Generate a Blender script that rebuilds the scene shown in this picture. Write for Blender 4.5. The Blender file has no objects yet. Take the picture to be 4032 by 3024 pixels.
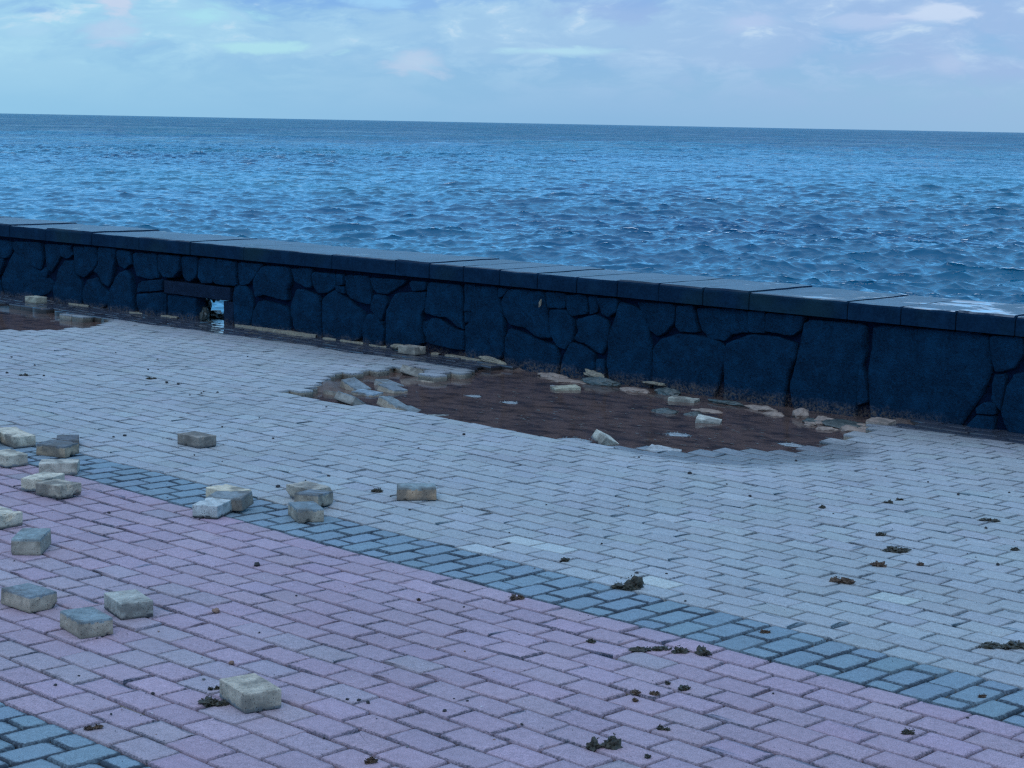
import bpy, bmesh, math, random
import numpy as np
from mathutils import Vector, Matrix, noise
rng = np.random.default_rng(7)
random.seed(7)
SC = bpy.context.scene
COL = SC.collection
R = math.radians

# ------------------------------------------------------------------ camera
CAMZ = 1.853
cd = bpy.data.cameras.new('camera')
cam = bpy.data.objects.new('camera', cd)
COL.objects.link(cam)
cr = Vector((0.71293483, 0.70098238, 0.01864506)); cu = Vector((-0.11073734, 0.08629046, 0.99009656)); cf = Vector((-0.69243135, 0.70793903, -0.13914439))
m = Matrix((cr, cu, -cf)).transposed().to_4x4()
m.translation = Vector((0, 0, CAMZ))
cam.matrix_world = m
cd.sensor_width = 36.0
cd.lens = 7319.5 / 4032 * 36.0
cd.clip_start = 0.1
cd.clip_end = 120000
SC.camera = cam

# ------------------------------------------------------------------ colour management
SC.view_settings.view_transform = 'Standard'
SC.view_settings.look = 'None'
SC.view_settings.exposure = 0.0
SC.view_settings.gamma = 1.0
SC.cycles.use_denoising = False
SC.cycles.filter_width = 1.3
SC.cycles.max_bounces = 6
SC.cycles.sample_clamp_indirect = 3.0

# ------------------------------------------------------------------ node helpers
class NT:
    def __init__(s, tree):
        s.t = tree; s.t.nodes.clear()
    def n(s, typ, ins=None, **kw):
        nd = s.t.nodes.new(typ)
        for k, v in kw.items(): setattr(nd, k, v)
        for k, v in (ins or {}).items():
            sk = nd.inputs[k]
            if isinstance(v, bpy.types.NodeSocket): s.t.links.new(v, sk)
            elif isinstance(v, bpy.types.Node): s.t.links.new(v.outputs[0], sk)
            else: sk.default_value = v
        return nd
    def math(s, op, a, b=None, c=None, clamp=False):
        ins = {0: a}
        if b is not None: ins[1] = b
        if c is not None: ins[2] = c
        return s.n('ShaderNodeMath', ins, operation=op, use_clamp=clamp).outputs[0]
    def noise(s, vec, scale, detail=3, rough=.5, dist=0):
        return s.n('ShaderNodeTexNoise', {'Vector': vec, 'Scale': scale, 'Detail': detail, 'Roughness': rough, 'Distortion': dist}).outputs['Fac']
    def mapr(s, v, a, b, c=0., d=1., smooth=False):
        return s.n('ShaderNodeMapRange', {0: v, 1: a, 2: b, 3: c, 4: d}, interpolation_type='SMOOTHSTEP' if smooth else 'LINEAR').outputs[0]
    def mix(s, f, a, b, mode='MIX'):
        nd = s.n('ShaderNodeMix', data_type='RGBA', blend_type=mode)
        for i, v in ((0, f), (6, a), (7, b)):
            if isinstance(v, bpy.types.NodeSocket): s.t.links.new(v, nd.inputs[i])
            elif i == 0: nd.inputs[0].default_value = v
            else: nd.inputs[i].default_value = (*v, 1) if len(v) == 3 else v
        return nd.outputs[2]
    def attr(s, name, out='Color'):
        return s.n('ShaderNodeAttribute', attribute_name=name).outputs[out]

def mat(name):
    mt = bpy.data.materials.new(name); mt.use_nodes = True
    g = NT(mt.node_tree)
    return mt, g
def finish(g, bsdf, bump=None, dist=.002, strength=1.0, disp=None):
    if bump is not None:
        b = g.n('ShaderNodeBump', {'Height': bump, 'Distance': dist, 'Strength': strength})
        g.t.links.new(b.outputs[0], bsdf.inputs['Normal'])
    o = g.n('ShaderNodeOutputMaterial', {'Surface': bsdf.outputs[0]})
    return o

# ------------------------------------------------------------------ world (sky with low clouds over the sea)
SUN_EL, SUN_AZ = R(32), R(150)       # azimuth measured from +Y towards +X
w = bpy.data.worlds.new('World'); SC.world = w; w.use_nodes = True
g = NT(w.node_tree)
sky = g.n('ShaderNodeTexSky', sky_type='NISHITA', sun_disc=False, sun_elevation=SUN_EL, sun_rotation=SUN_AZ, altitude=0, air_density=1.0, dust_density=1.2, ozone_density=3.0)
tc = g.n('ShaderNodeTexCoord').outputs['Generated']
sep = g.n('ShaderNodeSeparateXYZ', {0: tc})
el = g.math('ARCSINE', sep.outputs[2])
az = g.math('ARCTAN2', sep.outputs[0], sep.outputs[1])          # radians, 0 = +Y, + towards +X
# clouds live in an (azimuth, elevation) chart: real sky directions
ch = g.n('ShaderNodeCombineXYZ', {0: az, 1: g.math('MULTIPLY', el, 2.6), 2: 0.0}).outputs[0]
wob = g.noise(ch, 14, 3, .55)
ch2 = g.n('ShaderNodeCombineXYZ', {0: g.math('ADD', az, g.math('MULTIPLY', wob, .05)), 1: g.math('MULTIPLY_ADD', el, 2.8, g.math('MULTIPLY', wob, .05)), 2: 3.3}).outputs[0]
n1 = g.noise(ch2, 16, 6, .55)
n2 = g.noise(ch2, 34, 5, .6)
lo = g.mapr(el, R(.6), R(2.2), 0, 1, True)                        # clouds thin out toward the horizon
azl = g.mapr(az, R(-60), R(-42))
clear = g.mix(azl, (.29, .60, .86), (.26, .505, .79))
clear = g.mix(g.mapr(az, R(-42), R(-29)), clear, (.31, .53, .79))
clear = g.mix(g.mapr(el, R(1.2), R(4.5)), clear, (.20, .44, .82))
clear = g.mix(g.mapr(az, R(-62), R(-30)), clear, (.31, .50, .80)) if False else clear
greyc = g.mix(g.mapr(az, R(-56), R(-34)), (.36, .66, .89), (.33, .50, .81))
c = g.mix(g.math('MULTIPLY', g.mapr(n1, .34, .60, 0, .9, True), g.mapr(el, R(.2), R(1.8), .1, 1)), clear, greyc)
c = g.mix(g.math('MULTIPLY', g.mapr(n2, .44, .68, 0, .75, True), lo), c, g.mix(g.mapr(az, R(-56), R(-36)), (.40, .72, .92), (.42, .60, .88)))
c = g.mix(g.math('MULTIPLY', g.mapr(n1, .46, .32, 0, .7, True), g.mapr(el, R(2.2), R(3.6), 0, 1, True)), c, (.19, .42, .83))
c = g.mix(g.math('MULTIPLY', g.mapr(n2, .58, .74, 0, .75, True), g.mapr(el, R(1.6), R(2.8), 0, 1, True)), c, (.60, .76, .93))
def blob(c, a0, e0, wa, we, col, k, sharp=.30):
    da = g.math('DIVIDE', g.math('SUBTRACT', az, R(a0)), R(wa))
    de = g.math('DIVIDE', g.math('SUBTRACT', el, R(e0)), R(we))
    r2 = g.math('SQRT', g.math('ADD', g.math('MULTIPLY', da, da), g.math('MULTIPLY', de, de)))
    f = g.math('ADD', r2, g.math('MULTIPLY', g.math('SUBTRACT', n2, .5), 2.8))
    f = g.math('ADD', f, g.math('MULTIPLY', g.math('SUBTRACT', n1, .5), 1.5))
    return g.mix(g.mapr(f, 1.1, sharp, 0, k, True), c, col)
c = blob(c, -47.48, 1.76, 0.9, 0.45, (0.55, 0.67, 0.88), 0.6)
c = blob(c, -53.82, 2.95, 1.6, 0.35, (0.4, 0.78, 0.91), 0.8)
c = blob(c, -56.43, 3.41, 0.8, 0.5, (0.58, 0.68, 0.88), 0.9)
c = blob(c, -56.43, 2.48, 1.2, 0.45, (0.52, 0.66, 0.89), 0.6)
c = blob(c, -32.05, 3.45, 1.3, 0.4, (0.62, 0.74, 0.95), 0.85)
c = blob(c, -37.39, 3.05, 1.3, 0.45, (0.5, 0.62, 0.9), 0.6)
c = blob(c, -31.44, 2.00, 0.8, 0.4, (0.5, 0.63, 0.89), 0.5)
c = blob(c, -48.05, 3.68, 4.5, 0.45, (0.19, 0.42, 0.84), 0.6)
c = blob(c, -58.47, 2.99, 1.2, 0.3, (0.2, 0.42, 0.82), 0.6)
c = blob(c, -43.06, 2.18, 2.2, 0.16, (0.45, 0.75, 0.92), 0.8)
c = blob(c, -52.14, 2.12, 2.2, 0.22, (0.44, 0.8, 0.9), 0.8)
c = blob(c, -41.63, 3.42, 2.4, 0.5, (0.28, 0.44, 0.8), 0.6)
c = blob(c, -48.47, 3.57, 1, 0.22, (0.36, 0.68, 0.97), 0.7)
c = blob(c, -33.90, 3.18, 2, 0.3, (0.5, 0.63, 0.9), 0.6)
c = blob(c, -59.00, 2.51, 1, 0.4, (0.42, 0.7, 0.93), 0.5)
mid = g.mapr(el, R(3.9), R(6.8), 0, 1, True)
up = g.mapr(el, R(24), R(52), 0, 1, True)
upn = g.noise(tc, 2.2, 5, .55)
over = g.mix(g.mapr(upn, .35, .65, 0, 1, True), (.56, .80, 1.18), (.80, 1.04, 1.36))
c = g.mix(mid, c, g.mix(g.mapr(upn, .4, .62), (.22, .76, 1.50), (.28, .82, 1.50)))
c = g.mix(up, c, over)
cs = g.n('ShaderNodeVectorMath', {0: c, 'Scale': 10.0}, operation='SCALE').outputs[0]
fin = g.mix(.10, cs, sky.outputs[0])
fin = g.mix(g.mapr(el, R(-1.5), R(-.2)), (.9, 1.4, 2.2), fin)
bg = g.n('ShaderNodeBackground', {'Color': fin, 'Strength': 0.1})
g.n('ShaderNodeOutputWorld', {'Surface': bg.outputs[0]})

# ------------------------------------------------------------------ sun (weak and wide: overcast)
sd = bpy.data.lights.new('sun', 'SUN'); sd.energy = 0.5; sd.angle = R(25); sd.color = (1, .93, .86)
sun = bpy.data.objects.new('sun', sd); COL.objects.link(sun)
sdir = Vector((math.sin(SUN_AZ) * math.cos(SUN_EL), math.cos(SUN_AZ) * math.cos(SUN_EL), math.sin(SUN_EL)))
sun.rotation_euler = sdir.to_track_quat('Z', 'Y').to_euler()

# ------------------------------------------------------------------ object helpers
def tag(o, label=None, cat=None, group=None, kind=None):
    if label: o['label'] = label
    if cat: o['category'] = cat
    if group: o['group'] = group
    if kind: o['kind'] = kind
    return o
def link(name, me, mats, parent=None, smooth=False):
    o = bpy.data.objects.new(name, me); COL.objects.link(o)
    for mt in (mats if isinstance(mats, (list, tuple)) else [mats]): me.materials.append(mt)
    if parent: o.parent = parent
    if smooth:
        me.polygons.foreach_set('use_smooth', np.ones(len(me.polygons), bool))
    return o
def np_mesh(name, V, groups):
    """V (n,3); groups: list of (k, m) int arrays, one row per face."""
    me = bpy.data.meshes.new(name)
    V = np.asarray(V, np.float32)
    me.vertices.add(len(V)); me.vertices.foreach_set('co', V.ravel())
    loops = np.concatenate([gp.ravel() for gp in groups]).astype(np.int32)
    tot = np.concatenate([np.full(len(gp), gp.shape[1], np.int32) for gp in groups])
    st = np.concatenate([[0], np.cumsum(tot)[:-1]]).astype(np.int32)
    me.loops.add(len(loops)); me.loops.foreach_set('vertex_index', loops)
    me.polygons.add(len(tot)); me.polygons.foreach_set('loop_start', st); me.polygons.foreach_set('loop_total', tot)
    me.update(calc_edges=True)
    return me
def set_attr(me, name, arr, domain):
    a = me.attributes.new(name, 'FLOAT_COLOR', domain)
    arr = np.asarray(arr, np.float32)
    if arr.shape[1] == 3: arr = np.hstack([arr, np.ones((len(arr), 1), np.float32)])
    a.data.foreach_set('color', arr.ravel())
def fb(x, y, z=0., sc=1., o=4):
    return noise.fractal(Vector((x * sc, y * sc, z * sc)), 1.0, 2.0, o)
def inpoly(px, py, poly):
    px = np.asarray(px); py = np.asarray(py)
    r = np.zeros(px.shape, bool); n = len(poly)
    for i in range(n):
        x1, y1 = poly[i]; x2, y2 = poly[(i + 1) % n]
        c = ((y1 > py) != (y2 > py)) & (px < (x2 - x1) * (py - y1) / (y2 - y1 + 1e-12) + x1)
        r ^= c
    return r
def polydist(px, py, poly):
    d = np.full(np.shape(px), 1e9)
    n = len(poly)
    for i in range(n):
        a = np.array(poly[i]); b = np.array(poly[(i + 1) % n]); ab = b - a
        t = np.clip(((px - a[0]) * ab[0] + (py - a[1]) * ab[1]) / (ab @ ab + 1e-12), 0, 1)
        d = np.minimum(d, np.hypot(px - a[0] - t * ab[0], py - a[1] - t * ab[1]))
    return d
def smooth(x):
    x = np.clip(x, 0, 1); return x * x * (3 - 2 * x)
TH = .036
WO = np.array([-17.3, 10.03])
WE = np.array([math.cos(TH), math.sin(TH)]); WN = np.array([-math.sin(TH), math.cos(TH)])
def wall_st(x, y):
    return (x - WO[0]) * WE[0] + (y - WO[1]) * WE[1], (x - WO[0]) * WN[0] + (y - WO[1]) * WN[1]
def from_wall(s, t):
    return WO[0] + WE[0] * s + WN[0] * t, WO[1] + WE[1] * s + WN[1] * t

# ------------------------------------------------------------------ measured layout (metres)
STONES = [[(-0.17,0.55),(0.24,0.55),(0.26,0.48),(0.18,0.38),(0.12,0.37),(-0.17,0.35)],
 [(-0.17,0.33),(0.09,0.36),(0.09,0.3),(0.03,0.19),(-0.18,0.18)],
 [(0.28,0.45),(0.38,0.44),(0.64,0.32),(0.86,0.23),(0.98,0.18),(0.96,0.11),(0.88,0.06),(0.17,0.02),(0.07,0.16),(0.18,0.32)],
 [(0.28,0.55),(0.79,0.57),(0.82,0.41),(0.76,0.3),(0.68,0.31),(0.44,0.41),(0.29,0.46)],
 [(0.85,0.56),(1.32,0.57),(1.3,0.53),(1.13,0.46),(1.04,0.36),(0.95,0.28),(0.89,0.31),(0.88,0.44)],
 [(1.17,0.51),(1.31,0.53),(1.35,0.48),(1.26,0.44),(1.17,0.46)],
 [(1.35,0.56),(1.72,0.58),(1.75,0.45),(1.7,0.36),(1.53,0.27),(1.41,0.3),(1.39,0.44)],
 [(1.78,0.58),(2.06,0.58),(2.04,0.46),(1.99,0.27),(1.92,0.21),(1.82,0.24),(1.76,0.32),(1.69,0.34),(1.77,0.41)],
 [(1.17,0.41),(1.37,0.42),(1.38,0.3),(1.48,0.2),(1.44,0.03),(1.03,0.01),(0.98,0.09),(1.06,0.31)],
 [(1.57,0.24),(1.74,0.28),(1.81,0.2),(1.93,0.14),(1.92,0.05),(1.56,0.01),(1.48,0.06),(1.49,0.16)],
 [(2.1,0.57),(2.3,0.57),(2.31,0.45),(2.2,0.4),(2.12,0.42),(2.08,0.49)],
 [(2.09,0.34),(2.22,0.38),(2.3,0.33),(2.33,0.21),(2.38,0.01),(1.97,-0.01),(1.94,0.05),(1.98,0.2)],
 [(2.34,0.56),(2.71,0.57),(2.73,0.35),(2.61,0.33),(2.4,0.35),(2.37,0.42)],
 [(0.78,0.27),(0.86,0.32),(0.9,0.29),(0.88,0.23),(0.83,0.24)],
 [(2.43,0.27),(2.5,0.3),(2.73,0.33),(2.8,0.33),(2.77,0.23),(2.39,0.19)],
 [(2.42,0.17),(2.8,0.21),(2.79,0.03),(2.49,0),(2.41,0.1)],
 [(-0.18,0.14),(0.03,0.14),(0.14,0.02),(-0.19,0.01)],
 [(2.73,0.57),(3.07,0.57),(3.06,0.44),(2.96,0.37),(2.82,0.36),(2.74,0.42)],
 [(3.09,0.57),(3.31,0.58),(3.29,0.39),(3.19,0.35),(3.09,0.39)],
 [(3.33,0.57),(3.59,0.58),(3.59,0.44),(3.53,0.36),(3.39,0.35),(3.33,0.4)],
 [(3.62,0.58),(3.88,0.57),(3.87,0.46),(3.88,0.36),(3.61,0.35),(3.56,0.38),(3.61,0.44)],
 [(3.91,0.57),(4.25,0.57),(4.21,0.53),(4.13,0.45),(4.06,0.39),(3.94,0.37),(3.91,0.43)],
 [(3.85,0.35),(3.99,0.36),(4.07,0.29),(4.1,0.18),(4,0.02),(3.85,0.01),(3.83,0.23)],
 [(4.25,0.56),(4.6,0.57),(4.61,0.43),(4.57,0.37),(4.58,0.28),(4.43,0.29),(4.27,0.31),(4.17,0.28),(4.13,0.42)],
 [(4.16,0.23),(4.25,0.25),(4.55,0.22),(4.6,0.14),(4.57,0.02),(4.07,0.03),(4.1,0.14)],
 [(4.64,0.56),(4.9,0.58),(4.89,0.42),(4.8,0.42),(4.68,0.46),(4.66,0.51)],
 [(4.69,0.38),(4.82,0.38),(4.99,0.34),(5,0.16),(5.02,0.03),(4.65,0.05),(4.62,0.2)],
 [(4.93,0.55),(5.19,0.55),(5.2,0.45),(5.1,0.39),(4.99,0.38),(4.93,0.44)],
 [(5.22,0.55),(5.3,0.55),(5.3,0.47),(5.22,0.46)],
 [(5.22,0.45),(5.31,0.45),(5.32,0.4),(5.22,0.41)],
 [(5.32,0.55),(5.58,0.56),(5.62,0.45),(5.63,0.33),(5.52,0.33),(5.38,0.36),(5.32,0.4)],
 [(5.61,0.55),(6.05,0.56),(6,0.52),(5.9,0.47),(5.83,0.43),(5.71,0.43),(5.65,0.46)],
 [(5.17,0.41),(5.24,0.4),(5.38,0.33),(5.55,0.24),(5.57,0.21),(5.52,0.04),(5.05,0.01),(5.02,0.1),(5.01,0.32)],
 [(5.68,0.41),(5.8,0.41),(5.83,0.35),(5.79,0.27),(5.76,0.21),(5.69,0.25),(5.65,0.3)],
 [(5.61,0.24),(5.69,0.24),(5.77,0.18),(5.8,0.12),(5.76,0.03),(5.54,0.03),(5.55,0.14)],
 [(5.93,0.44),(6.29,0.48),(6.28,0.36),(6.23,0.28),(6.24,0.15),(6.26,0.06),(5.83,0.03),(5.83,0.12),(5.81,0.28),(5.87,0.36)],
 [(6.14,0.56),(6.29,0.56),(6.28,0.5),(6.15,0.48),(6.11,0.54)],
 [(6.32,0.56),(6.68,0.56),(6.68,0.3),(6.71,0.22),(6.64,0.23),(6.54,0.29),(6.41,0.3),(6.28,0.31),(6.31,0.46)],
 [(6.35,0.27),(6.44,0.27),(6.59,0.21),(6.71,0.2),(6.7,0.04),(6.3,0.07),(6.31,0.17)],
 [(6.26,0.23),(6.32,0.25),(6.32,0.16),(6.29,0.12),(6.25,0.16)],
 [(6.71,0.57),(6.82,0.57),(6.8,0.37),(6.71,0.36)],
 [(6.72,0.35),(6.8,0.35),(6.79,0.29),(6.72,0.27)],
 [(6.82,0.56),(7.07,0.57),(7.08,0.49),(7.12,0.4),(7.14,0.28),(7.14,0.05),(6.86,0.02),(6.73,0.02),(6.73,0.23),(6.8,0.31)],
 [(7.08,0.57),(7.18,0.57),(7.12,0.51),(7.09,0.5)],
 [(7.2,0.57),(7.56,0.58),(7.59,0.44),(7.62,0.31),(7.64,0.23),(7.5,0.23),(7.39,0.28),(7.21,0.3),(7.15,0.36),(7.12,0.47)],
 [(7.2,0.26),(7.3,0.25),(7.52,0.2),(7.68,0.17),(7.71,0.08),(7.7,-0.04),(7.16,-0.04),(7.14,0.05),(7.16,0.18)],
 [(7.59,0.58),(7.78,0.58),(7.77,0.47),(7.61,0.46)],
 [(7.61,0.44),(7.79,0.45),(7.86,0.38),(7.86,0.24),(7.78,0.16),(7.71,0.17),(7.63,0.26)],
 [(7.79,0.57),(7.98,0.58),(7.99,0.45),(7.86,0.42),(7.8,0.45)],
 [(8,0.57),(8.08,0.58),(8.08,0.47),(8.01,0.45)],
 [(8.1,0.57),(8.28,0.58),(8.28,0.49),(8.2,0.44),(8.14,0.46)],
 [(7.88,0.39),(8.06,0.44),(8.18,0.41),(8.2,0.34),(8.19,0.24),(8.14,0.16),(8.07,0.17),(7.97,0.22),(7.87,0.24),(7.91,0.31)],
 [(7.85,0.21),(7.94,0.2),(8.06,0.15),(8.09,0.04),(8.01,0.01),(7.73,-0.01),(7.78,0.11)],
 [(8.1,0.1),(8.18,0.11),(8.18,0.03),(8.1,0.03)],
 [(8.31,0.55),(8.44,0.53),(8.54,0.48),(8.57,0.37),(8.6,0.25),(8.61,0.02),(8.26,-0.01),(8.2,0.1),(8.21,0.28),(8.27,0.42)],
 [(8.45,0.57),(8.82,0.58),(8.81,0.45),(8.73,0.37),(8.66,0.34),(8.59,0.37),(8.54,0.44)],
 [(8.84,0.57),(8.98,0.58),(9,0.48),(9.03,0.4),(8.87,0.39),(8.83,0.42)],
 [(9.01,0.57),(9.44,0.59),(9.46,0.44),(9.33,0.41),(9.26,0.36),(9.12,0.36),(9.07,0.41),(9.03,0.48)],
 [(9.46,0.58),(9.59,0.59),(9.61,0.45),(9.47,0.44)],
 [(9.61,0.58),(9.92,0.59),(9.89,0.49),(9.84,0.45),(9.75,0.45),(9.62,0.46)],
 [(8.7,0.32),(8.86,0.37),(9.05,0.37),(9.22,0.34),(9.27,0.29),(9.26,0.19),(9.23,0.08),(9.14,0),(9,-0.06),(8.65,-0.08),(8.61,0.06),(8.62,0.25)],
 [(9.29,0.34),(9.48,0.42),(9.71,0.42),(9.85,0.39),(9.87,0.3),(9.8,0.16),(9.77,-0.02),(9.27,-0.07),(9.28,0.07),(9.27,0.29)],
 [(9.94,0.56),(10.4,0.57),(10.41,0.36),(10.37,0.26),(10.37,0.11),(10.34,0.02),(9.92,-0.02),(9.83,0.08),(9.88,0.26)],
 [(10.38,0.3),(10.42,0.23),(10.45,0.07),(10.37,0.04),(10.37,0.2)],
 [(10.46,0.57),(11.29,0.59),(11.33,0.37),(11.27,0.2),(11.22,0.13),(11.04,0),(10.49,-0.02),(10.46,0.08),(10.43,0.23),(10.45,0.39)],
 [(11.32,0.58),(11.54,0.59),(11.54,0.48),(11.48,0.39),(11.36,0.36),(11.33,0.45)],
 [(11.35,0.33),(11.43,0.34),(11.41,0.12),(11.34,0.18)],
 [(11.25,0.11),(11.3,0.15),(11.37,0.15),(11.37,0.09),(11.26,0.08)],
 [(11.07,-0.01),(11.24,0.06),(11.37,0.07),(11.35,-0),(11.07,-0.03)],
 [(11.49,0.35),(11.72,0.4),(11.74,0.02),(11.54,0.02),(11.41,0.1),(11.44,0.26)]]
JOINTS = [0.942, 1.727, 2.489, 3.263, 4.029, 5.193, 5.968, 6.36, 6.739, 7.131, 7.525, 7.919, 8.309, 8.697, 9.094, 9.489, 10.283, 10.689, 11.088, 11.499]
HOLE1 = [[-9.99, 7.87], [-9.93, 8.05], [-10.183, 8.485], [-10.44, 8.922], [-10.411, 9.216], [-10.39, 9.551], [-10.27, 9.488], [-9.92, 9.306], [-9.858, 9.553], [-10.087, 9.948], [-9.95, 10.65], [-6.3, 10.75], [-6.477, 10.127], [-6.473, 9.703], [-6.417, 9.373], [-6.348, 9.226], [-6.38, 8.988], [-6.685, 8.623], [-6.902, 8.413], [-7.247, 8.184], [-7.531, 8.002], [-8.021, 7.979], [-8.653, 7.979], [-9.224, 7.924]]
HOLE2 = [[-17.201, 9.404], [-16.518, 9.587], [-16.099, 9.543], [-15.57, 9.617], [-14.981, 9.455], [-14.628, 9.505], [-14.27, 9.465], [-14.2, 9.249], [-14.054, 8.943], [-14.054, 8.649], [-14.267, 8.453], [-14.609, 7.98]]
WEED = [(-4.78, 5.553, 0.141), (-5.256, 5.722, 0.072), (-4.265, 6.326, 0.098), (-4.415, 7.01, 0.137), (-4.337, 6.688, 0.077), (-4.204, 6.841, 0.049), (-5.037, 7.874, 0.062), (-5.038, 7.98, 0.048), (-4.658, 7.201, 0.057), (-5.205, 7.52, 0.06), (-3.284, 5.967, 0.158), (-4.011, 5.021, 0.107), (-4.124, 4.946, 0.107), (-4.33, 4.867, 0.057), (-3.809, 4.546, 0.08), (-3.75, 4.671, 0.069), (-3.821, 4.684, 0.031), (-3.787, 4.46, 0.037), (-3.543, 4.047, 0.102), (-3.387, 4.077, 0.034), (-3.533, 4.305, 0.047), (-4.664, 3.42, 0.121), (-4.784, 3.526, 0.037), (-6.903, 6.118, 0.084), (-10.962, 7.559, 0.08), (-11.698, 6.962, 0.075), (-2.995, 4.837, 0.051), (-3.03, 5.348, 0.035), (-3.989, 5.434, 0.052), (-4.478, 7.89, 0.092), (-4.066, 7.4, 0.056), (-4.956, 5.121, 0.062), (-3.908, 3.437, 0.061), (-4.717, 3.024, 0.059), (-5.186, 4.806, 0.025)]
PEB = [(-5.55, 4.104, 0.025), (-4.98, 3.745, 0.019), (-6.057, 4.689, 0.024), (-7.325, 4.799, 0.016), (-4.896, 3.568, 0.013), (-4.326, 3.793, 0.015), (-4.364, 3.787, 0.014), (-4.101, 3.916, 0.015), (-4.396, 3.766, 0.011), (-3.851, 4.009, 0.012), (-4.999, 4.869, 0.009), (-8.449, 6.659, 0.014), (-8.964, 6.677, 0.011), (-8.727, 7.329, 0.012), (-7.873, 7.646, 0.022), (-6.198, 7.719, 0.023), (-6.464, 5.923, 0.013), (-6.423, 6.021, 0.011), (-10.748, 7.528, 0.03), (-10.643, 7.551, 0.023), (-10.136, 7.512, 0.019), (-10.185, 7.414, 0.016), (-10.164, 7.304, 0.016), (-10.228, 7.465, 0.013), (-9.205, 7.691, 0.015), (-12.607, 7.406, 0.018), (-12.106, 7.303, 0.018), (-11.873, 6.936, 0.021), (-11.588, 7.064, 0.017), (-12.327, 8.157, 0.015), (-11.389, 7.814, 0.017), (-11.83, 8.202, 0.018), (-7.36, 6.167, 0.019), (-7.303, 5.905, 0.012), (-7.299, 5.947, 0.012), (-7.359, 6.011, 0.01), (-7.316, 5.796, 0.024), (-8.244, 8.13, 0.012), (-7.565, 7.997, 0.014), (-7.069, 8.094, 0.011), (-6.743, 7.893, 0.013), (-6.726, 7.914, 0.013), (-6.374, 8.224, 0.011), (-6.146, 8.615, 0.016), (-4.93, 8.344, 0.015), (-5.227, 8.532, 0.013), (-4.775, 8.584, 0.012), (-4.4, 7.713, 0.018), (-3.973, 7.08, 0.017), (-5.246, 5.52, 0.01), (-5.379, 6.091, 0.01), (-4.909, 5.783, 0.016), (-4.826, 5.878, 0.012), (-4.483, 5.581, 0.011), (-2.943, 5.109, 0.011), (-3.519, 5.425, 0.01), (-3.523, 4.863, 0.009), (-3.112, 5.026, 0.009), (-8.159, 5.534, 0.012), (-8.308, 5.999, 0.013), (-8.042, 5.99, 0.01), (-4.883, 3.357, 0.011), (-4.793, 3.14, 0.01), (-5.177, 3.18, 0.013), (-5.215, 3.292, 0.01), (-5.555, 3.585, 0.01), (-4.13, 4.045, 0.009), (-3.931, 3.603, 0.011), (-4.161, 3.474, 0.009), (-5.22, 4.051, 0.009), (-5.545, 4.485, 0.009), (-5.815, 5.946, 0.008), (-6.135, 6.529, 0.009), (-6.283, 6.891, 0.009), (-5.62, 7.491, 0.017), (-5.889, 7.645, 0.01), (-5.672, 8.518, 0.01), (-5.074, 7.438, 0.009), (-9.052, 6.046, 0.022), (-9.054, 5.969, 0.016), (-11.596, 8.886, 0.015), (-9.102, 7.064, 0.012)]
PALEB = [(-5.638, 5.601), (-5.626, 5.85), (-5.433, 5.86), (-4.739, 5.775), (-4.009, 6.255)]

WLEN0, WLEN1 = -9.0, 24.0
WATER = -.050

def ground_h(x, y):
    """Height of the paving: nearly flat, dipping into the wet gutter by the wall and into the washed-out corner."""
    x = np.asarray(x, float); y = np.asarray(y, float)
    s, t = wall_st(x, y); d = -t
    h = .006 * np.sin(.9 * x + .5 * y) * np.sin(.7 * y - .3 * x + 1) + .0035 * np.sin(3.1 * x + 1.3 * y + .7) * np.sin(2.3 * y - 1.9 * x)
    h = h - .010 * smooth((.7 - d) / .4)
    # settled, flooded corner at the right end of the big washout
    h = h - .040 * np.exp(-(((x + 6.30) / .50) ** 2 + ((y - 8.98) / .60) ** 2))
    h = h - .040 * np.exp(-(((x + 6.95) / .75) ** 2 + ((y - 8.28) / .26) ** 2))
    return h

# ------------------------------------------------------------------ materials
# pavers
def wetmask(g, P, f2):
    """Where rain and sea water stand on the paving: along the wall, and where the ground sinks to the puddle."""
    xyz = g.n('ShaderNodeSeparateXYZ', {0: P}).outputs
    rel = g.n('ShaderNodeVectorMath', {0: P, 1: (WO[0], WO[1], 0)}, operation='SUBTRACT').outputs[0]
    d = g.n('ShaderNodeVectorMath', {0: rel, 1: (-WN[0], -WN[1], 0)}, operation='DOT_PRODUCT').outputs[1]
    s = g.n('ShaderNodeVectorMath', {0: rel, 1: (WE[0], WE[1], 0)}, operation='DOT_PRODUCT').outputs[1]
    edge = g.math('ADD', g.mapr(s, 6.5, 10.5, .50, .40), g.mapr(s, 1.0, 4.5, .14, 0))
    nz = g.noise(P, 2.2, 3, .5)
    d2 = g.math('ADD', d, g.math('MULTIPLY', g.math('SUBTRACT', nz, .5), .22))
    d2 = g.math('SUBTRACT', d2, edge)
    near = g.mapr(d2, -.03, .05, 1, 0, True)
    damp = g.mapr(d2, .1, .8, .6, 0, True)
    low = g.mapr(g.math('ADD', xyz[2], g.math('MULTIPLY', g.math('SUBTRACT', f2, .5), .014)), -.034, -.018, 1, 0, True)
    return near, g.math('MAXIMUM', damp, low)
M_pav, g = mat('paver_concrete')
geo = g.n('ShaderNodeNewGeometry'); P = geo.outputs['Position']
base = g.attr('bcol')
zz = g.n('ShaderNodeSeparateXYZ', {0: P}).outputs[2]
f1 = g.noise(P, 260, 2, .7); f2 = g.noise(P, 38, 4, .6); f3 = g.noise(P, 1.3, 4, .6); f4 = g.noise(P, 620, 1, .5)
v = g.mapr(f1, .3, .7, .60, 1.38)
v = g.math('MULTIPLY', v, g.mapr(f4, .3, .7, .86, 1.14))
v = g.math('MULTIPLY', v, g.mapr(f2, .25, .75, .84, 1.14))
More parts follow.
